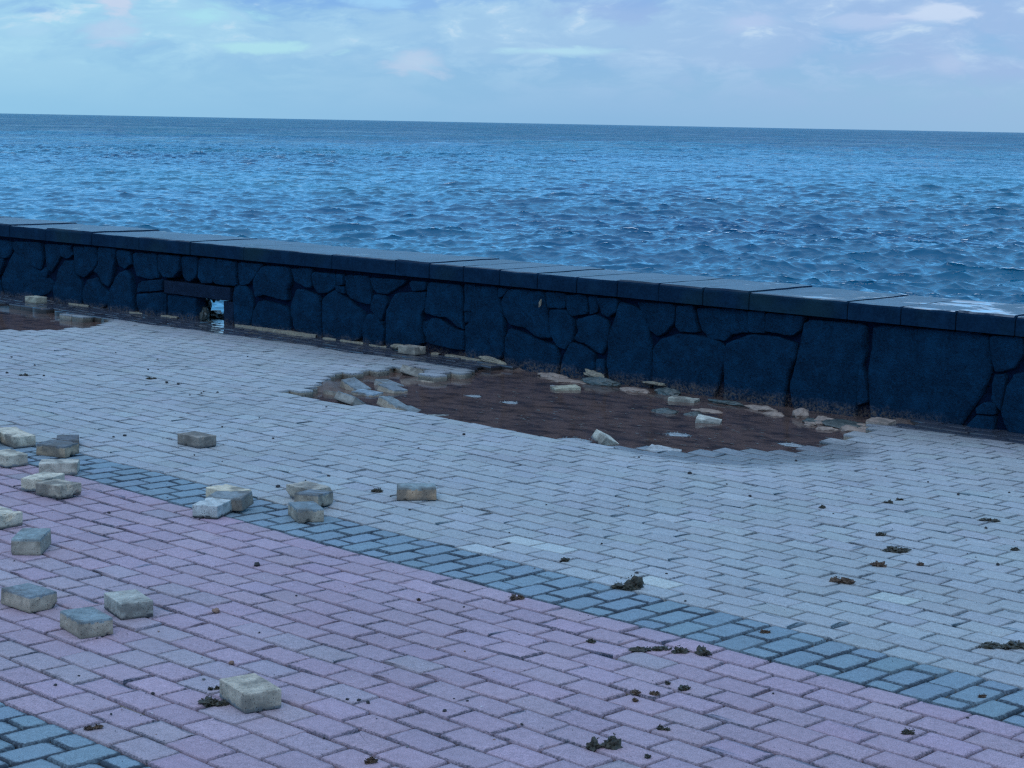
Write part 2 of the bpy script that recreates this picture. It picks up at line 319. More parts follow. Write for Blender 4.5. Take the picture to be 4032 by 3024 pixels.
v = g.math('MULTIPLY', v, g.mapr(f3, .3, .7, .90, 1.08))
c = g.mix(1.0, base, g.n('ShaderNodeCombineColor', {0: v, 1: v, 2: v}).outputs[0], 'MULTIPLY')
spk = g.mapr(g.n('ShaderNodeTexVoronoi', {'Vector': P, 'Scale': 70.}).outputs['Distance'], .06, .11, 1, 0)
c = g.mix(g.math('MULTIPLY', spk, .35), c, (.45, .43, .42))
dn = g.noise(P, 95, 4, .7); dn2 = g.noise(P, 7, 3, .5)
dirt = g.math('ADD', g.attr('joint_dirt', 'Fac'), g.math('ADD', g.math('MULTIPLY', g.math('SUBTRACT', dn, .5), 1.9), g.math('MULTIPLY', g.math('SUBTRACT', dn2, .5), .9)))
c = g.mix(g.mapr(dirt, .48, 1.0, 0, .88), c, (.020, .028, .042))
near, damp = wetmask(g, P, f2)
c = g.mix(damp, c, g.mix(1.0, c, (.55, .54, .55), 'MULTIPLY'))
c = g.mix(near, c, g.mix(1.0, c, (.22, .24, .30), 'MULTIPLY'))
rgh = g.math('SUBTRACT', g.mapr(damp, 0, 1, .84, .38), g.math('MULTIPLY', near, .55), clamp=True)
rgh = g.math('MAXIMUM', rgh, .07)
hb_ = g.math('MULTIPLY', g.math('ADD', f1, g.math('MULTIPLY', f2, 1.2)), g.mapr(near, 0, 1, 1, .12))
b = g.n('ShaderNodeBsdfPrincipled', {'Base Color': c, 'Roughness': rgh, 'Specular IOR Level': .4})
finish(g, b, hb_, .0016, .9)

M_sand, g = mat('joint_sand')
P = g.n('ShaderNodeNewGeometry').outputs['Position']
f = g.noise(P, 90, 4, .7); f2 = g.noise(P, 3, 4, .6)
yy = g.n('ShaderNodeSeparateXYZ', {0: P}).outputs[1]
c = g.mix(g.mapr(f, .3, .7), (.006, .008, .013), (.030, .022, .024))
c = g.mix(g.mapr(f2, .45, .65), c, (.018, .020, .028))
isb = g.math('MULTIPLY', g.mapr(yy, 5.165, 5.175), g.mapr(yy, 5.60, 5.56))
c = g.mix(isb, c, (.020, .024, .030))
near, damp = wetmask(g, P, f2)
b = g.n('ShaderNodeBsdfPrincipled', {'Base Color': c, 'Roughness': g.mapr(near, 0, 1, .95, .12)})
finish(g, b, f, .008, g.mapr(near, 0, 1, 1, .1))

M_mud, g = mat('washed_out_mud')
P = g.n('ShaderNodeNewGeometry').outputs['Position']
f = g.noise(P, 14, 6, .65); f2 = g.noise(P, 110, 4, .7); f3 = g.noise(P, 2.2, 4, .55)
c = g.mix(g.mapr(f, .3, .7), (.095, .062, .052), (.165, .110, .090))
c = g.mix(g.mapr(f3, .45, .62), c, (.060, .050, .055))
c = g.mix(g.mapr(f2, .62, .75, 0, .7), c, (.30, .23, .18))
b = g.n('ShaderNodeBsdfPrincipled', {'Base Color': c, 'Roughness': .55})
finish(g, b, g.math('ADD', f2, f), .012, 1.0)

M_earth, g = mat('far_ground')
P = g.n('ShaderNodeNewGeometry').outputs['Position']
f = g.noise(P, .8, 6, .6)
c = g.mix(f, (.14, .13, .12), (.24, .22, .20))
b = g.n('ShaderNodeBsdfPrincipled', {'Base Color': c, 'Roughness': .95})
finish(g, b, f, .05)

# puddle: thin murky water, see-through, mirror-like at grazing angles
M_pud, g = mat('murky_shallow_water')
P = g.n('ShaderNodeNewGeometry').outputs['Position']
f = g.noise(P, 22, 3, .55); f2 = g.noise(P, 60, 2, .5)
bp = g.n('ShaderNodeBump', {'Height': g.math('ADD', f, g.math('MULTIPLY', f2, .3)), 'Distance': .0006, 'Strength': 1.0})
fr = g.n('ShaderNodeFresnel', {'IOR': 1.33, 'Normal': bp.outputs[0]})
tr = g.n('ShaderNodeBsdfTransparent', {'Color': (.62, .50, .44, 1)})
Ps = g.n('ShaderNodeVectorMath', {0: P, 1: (1, 1.7, 1)}, operation='MULTIPLY').outputs[0]
mu = g.noise(Ps, 5.5, 5, .65); mu2 = g.noise(Ps, 1.4, 3, .5)
mc = g.mix(g.mapr(mu, .44, .66), (.235, .148, .125), (.055, .045, .048))
mc = g.mix(g.mapr(mu2, .55, .75, 0, .5), mc, (.12, .09, .09))
df = g.n('ShaderNodeBsdfDiffuse', {'Color': mc})
gl = g.n('ShaderNodeBsdfGlossy', {'Color': (1, 1, 1, 1), 'Roughness': .03, 'Normal': bp.outputs[0]})
md = g.n('ShaderNodeMixShader', {0: .52, 1: tr.outputs[0], 2: df.outputs[0]})
ms = g.n('ShaderNodeMixShader', {0: g.math('MULTIPLY', fr.outputs[0], .9), 1: md.outputs[0], 2: gl.outputs[0]})
g.n('ShaderNodeOutputMaterial', {'Surface': ms.outputs[0]})

# basalt
def basalt(name, ca, cb, moss=0., top=False):
    mt, g = mat(name)
    geo = g.n('ShaderNodeNewGeometry'); P = geo.outputs['Position']
    f = g.noise(P, 55, 5, .68); f2 = g.noise(P, 9, 5, .6); f3 = g.noise(P, 220, 2, .6); f4 = g.noise(P, 1.6, 3, .5)
    c = g.mix(g.mapr(f, .32, .68), ca, cb)
    c = g.mix(g.mapr(f2, .45, .7, 0, .6), c, tuple(x * 1.45 for x in cb))
    c = g.mix(g.mapr(f4, .5, .68, 0, moss), c, (.012, .036, .040))
    rough = .92
    if not top:
        # dried mud splashed on the lowest courses
        zc = g.n('ShaderNodeSeparateXYZ', {0: P}).outputs[2]
        mud = g.math('MULTIPLY', g.mapr(g.math('ADD', zc, g.math('MULTIPLY', f2, -.16)), -.035, -.095, 0, 1), g.mapr(f, .42, .6, 0, .8))
        xw = g.n('ShaderNodeSeparateXYZ', {0: P}).outputs[0]
        mud = g.math('MULTIPLY', mud, g.mapr(xw, -6.1, -6.6, 0, 1))
        c = g.mix(mud, c, (.15, .11, .085))
    if top:
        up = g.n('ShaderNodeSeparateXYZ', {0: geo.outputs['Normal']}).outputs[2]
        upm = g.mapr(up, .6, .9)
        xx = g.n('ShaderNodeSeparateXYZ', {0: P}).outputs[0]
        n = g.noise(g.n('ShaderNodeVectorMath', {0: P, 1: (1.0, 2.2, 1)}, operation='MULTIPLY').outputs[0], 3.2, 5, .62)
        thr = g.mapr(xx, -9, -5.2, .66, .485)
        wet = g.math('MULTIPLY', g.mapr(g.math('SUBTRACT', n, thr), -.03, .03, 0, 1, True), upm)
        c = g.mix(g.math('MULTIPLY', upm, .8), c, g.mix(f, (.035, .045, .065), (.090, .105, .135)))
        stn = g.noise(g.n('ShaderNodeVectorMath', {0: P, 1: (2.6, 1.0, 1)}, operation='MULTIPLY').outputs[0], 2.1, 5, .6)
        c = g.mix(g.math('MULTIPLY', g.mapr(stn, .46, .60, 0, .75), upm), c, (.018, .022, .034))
        c = g.mix(g.math('MULTIPLY', wet, .9), c, g.mix(g.mapr(xx, -7.4, -6.0), (.03, .03, .035), (.50, .52, .55)))  # wet patches: sky glare painted in as whitish colour toward the right end
        rough = g.math('ADD', g.math('MULTIPLY', g.mapr(upm, 0, 1, .9, .34), g.math('SUBTRACT', 1, wet)), .02)
        hb = g.math('MULTIPLY', g.math('ADD', f, g.math('ADD', g.math('MULTIPLY', f2, 1.2), g.math('MULTIPLY', f3, .3))), g.math('SUBTRACT', 1.0, g.math('MULTIPLY', wet, .97)))
        b = g.n('ShaderNodeBsdfPrincipled', {'Base Color': c, 'Roughness': rough, 'Specular IOR Level': g.mapr(upm, 0, 1, .08, .5)})
        finish(g, b, hb, .008, .8)
        return mt
    b = g.n('ShaderNodeBsdfPrincipled', {'Base Color': c, 'Roughness': rough, 'Specular IOR Level': .10})
    finish(g, b, g.math('ADD', f, g.math('ADD', f2, g.math('MULTIPLY', f3, .3))), .022, 1.0)
    return mt
M_stone = basalt('dark_basalt', (.0003, .013, .034), (.0022, .034, .078))
M_core = basalt('recessed_core', (.0002, .006, .022), (.0008, .012, .040))
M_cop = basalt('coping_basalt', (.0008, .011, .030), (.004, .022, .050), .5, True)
M_lint = basalt('dressed_lintel', (.004, .014, .036), (.011, .025, .052))

M_mortar, g = mat('pale_mortar')
P = g.n('ShaderNodeNewGeometry').outputs['Position']
f = g.noise(P, 60, 4, .65); f2 = g.noise(P, 12, 3, .5)
c = g.mix(g.mapr(f, .3, .7), (.13, .11, .085), (.33, .28, .20))
c = g.mix(g.mapr(f2, .5, .7, 0, .6), c, (.14, .12, .11))
b = g.n('ShaderNodeBsdfPrincipled', {'Base Color': c, 'Roughness': .9})
finish(g, b, f, .006, 1.0)

M_blk, g = mat('loose_paver_concrete')
tcn = g.n('ShaderNodeTexCoord').outputs['Object']
oi = g.n('ShaderNodeObjectInfo').outputs['Random']
off = g.n('ShaderNodeVectorMath', {0: tcn, 1: g.n('ShaderNodeCombineXYZ', {0: g.math('MULTIPLY', oi, 37.), 1: g.math('MULTIPLY', oi, 11.), 2: oi}).outputs[0]}, operation='ADD').outputs[0]
f1 = g.noise(off, 240, 3, .7); f2 = g.noise(off, 22, 4, .6); f3 = g.noise(off, 8, 3, .5)
base = g.attr('bcol')
v = g.math('MULTIPLY', g.mapr(f1, .3, .7, .78, 1.2), g.mapr(f2, .3, .7, .62, 1.28))
c = g.mix(1.0, base, g.n('ShaderNodeCombineColor', {0: v, 1: v, 2: v}).outputs[0], 'MULTIPLY')
zob = g.n('ShaderNodeSeparateXYZ', {0: tcn}).outputs[2]
lowd = g.math('ADD', g.mapr(zob, .028, .002, 0, .6), g.math('MULTIPLY', g.math('SUBTRACT', f2, .5), 1.6))
c = g.mix(g.mapr(lowd, .25, .7, 0, .6), c, (.07, .058, .05))   # patchy brown, darker toward the lower half
c = g.mix(g.mapr(f3, .50, .62, 0, .7), c, g.mix(f1, (.085, .075, .068), (.16, .14, .12)))
pit = g.mapr(g.n('ShaderNodeTexVoronoi', {'Vector': off, 'Scale': 95.}).outputs['Distance'], .10, .2, 1, 0)
c = g.mix(g.math('MULTIPLY', pit, .55), c, (.04, .038, .04))
b = g.n('ShaderNodeBsdfPrincipled', {'Base Color': c, 'Roughness': .9, 'Specular IOR Level': .3})
finish(g, b, g.math('ADD', g.math('ADD', f1, f2), g.math('MULTIPLY', pit, -1.0)), .003, 1.0)

def simple(name, ca, cb, sc=120, rough=.8, bump=.003):
    mt, g = mat(name)
    P = g.n('ShaderNodeTexCoord').outputs['Object']
    f = g.noise(P, sc, 4, .65)
    c = g.mix(g.mapr(f, .3, .7), ca, cb)
    b = g.n('ShaderNodeBsdfPrincipled', {'Base Color': c, 'Roughness': rough})
    finish(g, b, f, bump, 1.0)
    return mt
M_weed = simple('dried_seaweed', (.016, .014, .012), (.055, .046, .026), 60, .6)
M_weed2 = simple('brown_seaweed', (.035, .016, .010), (.10, .055, .028), 60, .6)
M_peb = simple('dark_volcanic_pebble', (.014, .013, .016), (.040, .034, .034), 150)
M_pebb = simple('brown_pebble', (.16, .085, .06), (.30, .18, .13), 110)
M_pebg = simple('grey_pebble', (.10, .10, .105), (.20, .19, .19), 110)
M_shell = simple('white_shell_chip', (.45, .45, .44), (.8, .8, .78), 90, .4)
M_rock = simple('wet_rock', (.030, .040, .040), (.085, .10, .095), 26, .35, .01)
M_rockp = simple('pinkish_rock', (.17, .12, .10), (.34, .25, .20), 26, .7, .01)
M_fleck = simple('drifting_fleck', (.02, .02, .022), (.16, .15, .14), 300, .7)
M_foam = simple('bubble_foam', (.16, .17, .18), (.45, .47, .48), 200, .3, .004)

# ------------------------------------------------------------------ paving
PX0, PX1, PY0 = -25.0, 3.0, -2.2
Y_PB, NP, WP = 5.169, 17, .12953          # pink / blue edge, pink rows, row pitch
L = .2
Y_P0 = Y_PB - NP * WP                      # lower edge of the pink band
BW = 2 * .1925
blk = []     # x0,x1,y0,y1,type,gap
def row(y0, y1, typ, ph):
    xs = np.arange(math.floor((PX0 - ph) / L) * L + ph, PX1, L)
    for x in xs: blk.append((x, x + L, y0, y1, typ))
for i in range(NP): row(Y_PB - (i + 1) * WP, Y_PB - i * WP, 0, .045 + (.103 if i % 2 else 0))
y = Y_PB + BW; i = 0
while y < 11.6:
    row(y, y + .1289, 1, .028 + (.1 if i % 2 else 0) + rng.uniform(-.012, .012)); y += .1289; i += 1
def blue(y0, y1, ph):
    k = 0; lw = (y1 - y0) / 2
    for x in np.arange(math.floor((PX0 - ph) / WP / 2) * 2 * WP + ph, PX1, WP):
        if k % 2 == 0: cuts = [y0, y0 + lw / 2, y0 + 1.5 * lw, y1]
        else: cuts = [y0, y0 + lw, y1]
        for a, b_ in zip(cuts[:-1], cuts[1:]): blk.append((x, x + WP, a, b_, 2))
        k += 1
blue(Y_PB, Y_PB + BW, -3.646)
blue(Y_P0 - BW, Y_P0, -4.98)
y = Y_P0 - BW; i = 0
while y > PY0:
    row(y - .1289, y, 1, .06 + (.1 if i % 2 else 0)); y -= .1289; i += 1
B = np.array([b_[:4] for b_ in blk]); T = np.array([b_[4] for b_ in blk])
cx, cy = (B[:, 0] + B[:, 1]) / 2, (B[:, 2] + B[:, 3]) / 2
s_, t_ = wall_st(cx, cy)
keep = (t_ < .09) & ~inpoly(cx, cy, HOLE1) & ~inpoly(cx, cy, HOLE2)
B, T, cx, cy = B[keep], T[keep], cx[keep], cy[keep]
N = len(B)
gap = np.array([.0041, .0036, .0042])[T] * rng.uniform(.75, 1.3, N)
hx, hy = (B[:, 1] - B[:, 0]) / 2 - gap, (B[:, 3] - B[:, 2]) / 2 - gap
cx = cx + rng.normal(0, .0024, N); cy = cy + rng.normal(0, .0012, N)
rot = rng.normal(0, .011, N)
rc = np.array([.007, .006, .013])[T] * rng.uniform(.6, 1.5, N)        # corner rounding
bev = np.array([.0040, .0034, .0052])[T]
dz = rng.normal(0, .0011, N); tx = rng.normal(0, .0075, N); ty = rng.normal(0, .0075, N)
ang = np.array([R(a + q) for a in (0, 90, 180, 270) for q in (5, 45, 85)])
sx = np.repeat([1, -1, -1, 1], 3); sy = np.repeat([1, 1, -1, -1], 3)
K = 12
ox = sx * (hx - rc)[:, None] + np.cos(ang) * rc[:, None] + rng.normal(0, .0015, (N, K))
oy = sy * (hy - rc)[:, None] + np.sin(ang) * rc[:, None] + rng.normal(0, .0015, (N, K))
rings = []
for sc_, zv in ((0, -.075), (0, -.013), (0, -.0), (1, 0.)):
    if zv == -.0 and sc_ == 0: z = -bev[:, None] * np.ones((1, K)); f = 1.0
    elif sc_ == 1: z = np.zeros((N, K)); f = None
    else: z = np.full((N, K), zv); f = 1.0
    if f is None:
        x_ = ox * (1 - bev * 1.1 / hx)[:, None]; y_ = oy * (1 - bev * 1.1 / hy)[:, None]
    else: x_, y_ = ox, oy
    if zv == -.013: z = np.minimum(z, -bev[:, None] - .004)
    rings.append((x_, y_, z))
inn = np.minimum(.024, hy * .5)
rings.append((ox * (1 - inn / hx)[:, None], oy * (1 - inn / hy)[:, None], np.full((N, K), .0004)))
V = np.empty((N, 5, K, 3))
gh = ground_h(cx, cy)
gx = (ground_h(cx + .05, cy) - ground_h(cx - .05, cy)) / .1; gy = (ground_h(cx, cy + .05) - ground_h(cx, cy - .05)) / .1
c_, s__ = np.cos(rot)[:, None], np.sin(rot)[:, None]
for i, (x_, y_, z) in enumerate(rings):
    V[:, i, :, 0] = cx[:, None] + c_ * x_ - s__ * y_
    V[:, i, :, 1] = cy[:, None] + s__ * x_ + c_ * y_
    V[:, i, :, 2] = z + (gh + dz)[:, None] + x_ * (gx + tx)[:, None] + y_ * (gy + ty)[:, None]
idx = np.arange(N * 5 * K).reshape(N, 5, K)
side = []
for r_ in range(4):
    a = idx[:, r_, :]; b_ = idx[:, r_ + 1, :]
    side.append(np.stack([a, np.roll(a, -1, 1), np.roll(b_, -1, 1), b_], -1).reshape(-1, 4))
top = idx[:, 4, :]
me = np_mesh('pavement', V.reshape(-1, 3), [side[0], side[1], side[2], side[3], top])
# real colours of the concrete: pink, pale grey, dark blue-grey; body of each block sandy
pink = np.array([.375, .268, .318]); pale = np.array([.345, .352, .362]); blu = np.array([.195, .255, .300])
bc = np.stack([pink, pale, blu])[T]
tone = rng.normal(1, .035, (N, 1))
bc = bc * tone
fade = (T == 0) & (rng.random(N) < .045)
bc[fade] = bc[fade] * .55 + np.array([.27, .26, .28]) * .45
nearleft = (T == 0) & (cx < -4.4) & (cy < 4.2) & (rng.random(N) < .5)
bc[nearleft] = bc[nearleft] * .65 + np.array([.34, .32, .33]) * .35
li = (T == 1) & (rng.random(N) < .015); bc[li] *= 1.1
for (bx, by) in PALEB:
    k = np.argmin(np.hypot(cx - bx, cy - by)); bc[k] = (.445, .46, .45)
bc *= 1 + rng.normal(0, .012, (N, 3))
body = np.array([.42, .36, .28]) * rng.uniform(.55, 1.25, (N, 1))
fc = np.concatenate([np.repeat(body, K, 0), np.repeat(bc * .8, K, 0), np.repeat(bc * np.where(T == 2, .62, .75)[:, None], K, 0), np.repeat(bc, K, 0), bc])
set_attr(me, 'bcol', fc, 'FACE')
ed = np.zeros((N, 5, K)); ed[:, :4] = (np.array([.56, .52, .80])[T] * rng.uniform(.75, 1.2, N))[:, None, None] * np.clip(rng.normal(1, .12, (N, 1, K)), .6, 1.3)
set_attr(me, 'joint_dirt', np.repeat(ed.reshape(-1, 1), 3, 1), 'POINT')
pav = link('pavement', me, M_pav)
tag(pav, kind='structure')

# sand showing in the joints, one sheet just below the block faces, open where the paving is washed out
def sheet(name, x0, x1, y0, y1, st, hf, mt, mask=None, smooth_=True):
    nx = int((x1 - x0) / st) + 1; ny = int((y1 - y0) / st) + 1
    xs = np.linspace(x0, x1, nx); ys = np.linspace(y0, y1, ny)
    X, Y = np.meshgrid(xs, ys); Z = hf(X, Y)
    V = np.stack([X, Y, Z], -1).reshape(-1, 3)
    id_ = np.arange(nx * ny).reshape(ny, nx)
    q = np.stack([id_[:-1, :-1], id_[:-1, 1:], id_[1:, 1:], id_[1:, :-1]], -1).reshape(-1, 4)
    if mask is not None:
        mx = V[q].mean(1); q = q[mask(mx[:, 0], mx[:, 1])]
    me = np_mesh(name, V, [q])
    bm = bmesh.new(); bm.from_mesh(me); bmesh.ops.delete(bm, geom=[v for v in bm.verts if not v.link_faces], context='VERTS'); bm.to_mesh(me); bm.free()
    return link(name, me, mt, smooth=smooth_)
def openm(x, y):
    s, t = wall_st(x, y)
    m1 = inpoly(x, y, HOLE1) | inpoly(x, y, HOLE2) | (polydist(x, y, HOLE1) < .09) | (polydist(x, y, HOLE2) < .09)
    return ~m1 & (t < .3)
o = sheet('joint_sand', PX0, PX1, PY0, 11.0, .06, lambda x, y: ground_h(x, y) - .015, M_sand, openm)
tag(o, kind='structure')

# muddy bed of the washouts
_vn = np.vectorize(lambda x, y: fb(x, y, 1.7, 2.6, 4))
_vn2 = np.vectorize(lambda x, y: fb(x, y, 5.1, 12., 3))
def bed_h(x, y):
    i1 = inpoly(x, y, HOLE1) | inpoly(x, y, HOLE2)
    d = np.minimum(polydist(x, y, HOLE1), polydist(x, y, HOLE2))
    ins = np.where(i1, d, 0)
    s, t = wall_st(x, y)
    h = -.090 - .040 * smooth(ins / .35) + .030 * _vn(x, y) + .008 * _vn2(x, y)
    # banks of mud: left tip, foot of wall, right end
    h = h + .060 * np.exp(-(((x + 10.15) / .33) ** 2 + ((y - 8.55) / .45) ** 2)) * (1 + .4 * _vn2(x, y))
    h = h + .030 * np.exp(-(((x + 9.6) / .5) ** 2 + ((y - 8.1) / .18) ** 2))
    h = h + .045 * smooth((.20 + t + .10 * np.sin(s * 3)) / .2) * (.6 + .8 * _vn(x * 2, y * 2)) * (s > 6.9) * (1 + .5 * (s > 8.6))
    h = h + .075 * np.exp(-(((x + 6.62) / .25) ** 2 + ((y - 10.02) / .28) ** 2))
    h = h + .045 * np.exp(-(((x + 14.9) / .5) ** 2 + ((y - 9.25) / .16) ** 2))
    return np.where(i1 | (d < .02), h, np.minimum(h, -.085))
def bedm(x, y):
    return inpoly(x, y, HOLE1) | inpoly(x, y, HOLE2) | (polydist(x, y, HOLE1) < .3) | (polydist(x, y, HOLE2) < .3)
o = sheet('washed_out_bed', -18.6, -5.6, 7.4, 10.75, .035, bed_h, M_mud, bedm)
tag(o, kind='structure')

# far ground on the inland side, one sheet to the horizon
bm = bmesh.new()
vs = [bm.verts.new(v) for v in [(-40000, -40000, -.16), (40000, -40000, -.16), (40000, 10.55 + 40017 * TH, -.16), (-40000, 10.55 - 39983 * TH, -.16)]]
bm.faces.new(vs); me = bpy.data.meshes.new('ground'); bm.to_mesh(me); bm.free()
tag(link('ground', me, M_earth), kind='structure')

# shallow water standing in the washouts and the gutter
bm = bmesh.new()
for rct in (((6.35, -2.75), (12.4, -2.75), (12.4, .10), (6.35, .10)), ((-1.6, -1.9), (3.1, -1.9), (3.1, -.2), (-1.6, -.2))):
    bm.faces.new([bm.verts.new((*from_wall(s, t), WATER)) for s, t in rct])
me = bpy.data.meshes.new('puddle'); bm.to_mesh(me); bm.free()
tag(link('puddle', me, M_pud), kind='structure')

# ------------------------------------------------------------------ sea wall of dark basalt
wall = bpy.data.objects.new('sea_wall', None); COL.objects.link(wall)
wall.location = (WO[0], WO[1], 0); wall.rotation_euler = (0, 0, TH)
tag(wall, 'low dark basalt sea wall with long flat coping between paving and sea', 'sea wall', kind='thing')
# all parts of the wall are built in its own frame: x along, y toward the sea, z up
def add_box(bm, x0, x1, y0, y1, z0, z1, jit=0.):
    vs = [bm.verts.new((x + random.uniform(-jit, jit), y + random.uniform(-jit, jit), z + random.uniform(-jit, jit))) for z in (z0, z1) for y in (y0, y1) for x in (x0, x1)]
    for f in ((0, 2, 3, 1), (4, 5, 7, 6), (0, 1, 5, 4), (2, 6, 7, 3), (1, 3, 7, 5), (0, 4, 6, 2)): bm.faces.new([vs[i] for i in f])
    return vs
def bm_obj(name, bm, mt, parent=None, smooth_=False):
    me = bpy.data.meshes.new(name); bmesh.ops.recalc_face_normals(bm, faces=bm.faces); bm.to_mesh(me); bm.free()
    return link(name, me, mt, parent, smooth_)
D0, D1 = 2.83, 3.695                      # drain opening
bm = bmesh.new()
add_box(bm, WLEN0, D0 - .02, .030, .54, -5, .598)
add_box(bm, D0 - .019, D1 + .12, .11, .54, .214, .597)
add_box(bm, D1 + .121, WLEN1, .030, .54, -5, .598)
add_box(bm, D0 - .018, D1 + .119, .05, .53, -5, -.085)
bm_obj('wall_core', bm, M_core, wall)

def chaikin(p, n=2, w=.22):
    for _ in range(n):
        q = []
        for i in range(len(p)):
            a, b_ = p[i], p[(i + 1) % len(p)]
            q.append((a[0] * (1 - w) + b_[0] * w, a[1] * (1 - w) + b_[1] * w)); q.append((a[0] * w + b_[0] * (1 - w), a[1] * w + b_[1] * (1 - w)))
        p = q
    return p
def resample(p, st):
    out = []
    for i in range(len(p)):
        a, b_ = np.array(p[i]), np.array(p[(i + 1) % len(p)]); n = max(1, int(np.hypot(*(b_ - a)) / st))
        for k in range(n): out.append(tuple(a + (b_ - a) * k / n))
    return out
def add_stone(bm, poly, seed, front=-.012, back=.055):
    poly = [(s, (-.16 if z < .04 else min(z, .59))) for s, z in poly]
    p = resample(chaikin(poly, 1, .09), .02)
    ar = sum(p[i][0] * p[(i + 1) % len(p)][1] - p[(i + 1) % len(p)][0] * p[i][1] for i in range(len(p))) / 2
    if ar < 0: p = p[::-1]
    cx_, cz_ = np.mean([q[0] for q in p]), np.mean([q[1] for q in p])
    gr_ = 1 + .014 / math.sqrt(abs(ar))
    p = [(cx_ + (a - cx_) * gr_, cz_ + (b_ - cz_) * gr_) for a, b_ in p]
    size = math.sqrt(abs(ar)); rnd = random.Random(seed)
    tl = (rnd.uniform(-.10, .10), rnd.uniform(-.08, .08)); pr = rnd.uniform(-.010, .016); bul = min(.035, .05 * size)
    prev = None
    for f, t in ((1.0, back), (1.0, .010), (.98, -.002), (.95, -.009), (.86, -.012), (.66, -.013), (.42, -.014), (.18, -.014)):
        ringv = []
        for (s, z) in p:
            ss, z2 = cx_ + (s - cx_) * f, cz_ + (z - cz_) * f
            tt = t
            if f < 1 or t < .05:
                nz = noise.fractal(Vector((ss * 5, z2 * 5, seed * 3.1)), 1, 2, 4)
                edge = noise.noise(Vector((s * 16, z * 16, seed)))
                k = 1 - (1 - f) * .8
                if f == 1.0 or f > .9: ss += edge * .006; z2 += noise.noise(Vector((s * 16, z * 16, seed + 9))) * .006
                tt = t - pr - (1 - f) * bul * .15 + (.016 * nz if f < .99 else .004 * nz) + (ss - cx_) * tl[0] * .35 + (z2 - cz_) * tl[1] * .35
                tt = max(tt, -.047) if z2 > .55 else tt
            ringv.append(bm.verts.new((ss, tt, z2)))
        if prev:
            n = len(ringv)
            for i in range(n): bm.faces.new((prev[i], prev[(i + 1) % n], ringv[(i + 1) % n], ringv[i]))
        prev = ringv
    bm.faces.new(prev)
bm = bmesh.new()
for i, poly in enumerate(STONES): add_stone(bm, poly, i)
def extra(s0, s1, seed):
    rnd = random.Random(seed); s = s0
    while s < s1 - .25:
        wdt = min(rnd.uniform(.3, .62), s1 - s); g_ = .012; zm = rnd.uniform(.22, .42); a = rnd.uniform(-.05, .05)
        if rnd.random() < .3: add_stone(bm, [(s + g_, 0), (s + wdt - g_, 0), (s + wdt - g_ + a, .3), (s + wdt - g_, .58), (s + g_, .58), (s + g_ - a, .3)], seed + int(s * 100))
        else:
            add_stone(bm, [(s + g_, 0), (s + wdt - g_, 0), (s + wdt - g_, zm - .02), (s + wdt * .5, zm + a * .6), (s + g_, zm - .03)], seed + int(s * 100))
            m_ = s + wdt * rnd.uniform(.4, .6)
            add_stone(bm, [(s + g_, zm), (m_ - g_, zm + .02 + max(0, a * .6)), (m_ - g_, .58), (s + g_, .58)], seed + 1 + int(s * 100))
            add_stone(bm, [(m_ + g_, zm + .02 + max(0, a * .6)), (s + wdt - g_, zm + .005), (s + wdt - g_, .58), (m_ + g_, .58)], seed + 2 + int(s * 100))
        s += wdt
extra(WLEN0, -.18, 100); extra(12.05, WLEN1, 500)
# seaward face: rough blocks down to the water
for k in range(44):
    s = WLEN0 + k * .75
    for z0, z1 in ((-5, -4), (-3.98, -3.1), (-3.08, -2.2), (-2.18, -1.3), (-1.28, -.4), (-.38, .585)):
        if D0 - .9 < s < D1 and z0 > -.5: continue
        add_box(bm, s + .01, s + .74, .545, .575, z0, z1, .008)
bm_obj('masonry', bm, M_stone, wall)

# drain: lintel, jamb, side stones and rubble
def rough_box(name, x0, x1, y0, y1, z0, z1, mt, parent, amp=.006, st=.035, seed=0, bev_=.008):
    bm = bmesh.new()
    vs = add_box(bm, x0, x1, y0, y1, z0, z1)
    bmesh.ops.bevel(bm, geom=list(bm.edges), offset=bev_, segments=2, affect='EDGES', profile=.6)
    n = max(1, int(max(x1 - x0, y1 - y0, z1 - z0) / st))
    bmesh.ops.subdivide_edges(bm, edges=[e_ for e_ in bm.edges if e_.calc_length() > st * 1.5], cuts=min(n, 12), use_grid_fill=True)
    for v_ in bm.verts:
        nz = noise.noise_vector(v_.co * 14 + Vector((seed, 0, 0))); v_.co += nz * amp
    return bm_obj(name, bm, mt, parent)
rough_box('lintel', 2.825, 3.795, -.018, .14, .213, .332, M_lint, wall, .004, seed=3)
rough_box('drain_jamb', 3.70, 3.835, -.012, .52, -.14, .206, M_lint, wall, .004, seed=5)
rough_box('drain_cheek', 2.62, 2.828, .0, .36, -.14, .205, M_stone, wall, .008, seed=8)
rough_box('drain_stone', 2.838, 3.27, .012, .13, -.14, .205, M_stone, wall, .010, seed=14, bev_=.02)
rough_box('drain_cheek', 2.60, 2.83, .365, .53, -.14, .19, M_stone, wall, .022, seed=11)
def lump(bm, c, r, seed, amp=.35, flat=(1, 1, 1), sub=3, rotz=0., ax=None):
    res = bmesh.ops.create_icosphere(bm, subdivisions=sub, radius=1.0)
    rm = Matrix.Rotation(rotz, 3, 'Z')
    if ax: rm = rm @ Matrix.Rotation(ax[0], 3, 'X') @ Matrix.Rotation(ax[1], 3, 'Y')
    for v_ in res['verts']:
        d = v_.co.normalized()
        k = 1 + amp * noise.fractal(d * 1.3 + Vector((seed * 7.3, seed, 0)), 1, 2, 3) + amp * .35 * noise.cell(d * 2.2 + Vector((seed, 0, 0)))
        q = Vector((d.x * flat[0], d.y * flat[1], d.z * flat[2])) * r * k
        v_.co = rm @ q + Vector(c)
bm = bmesh.new()
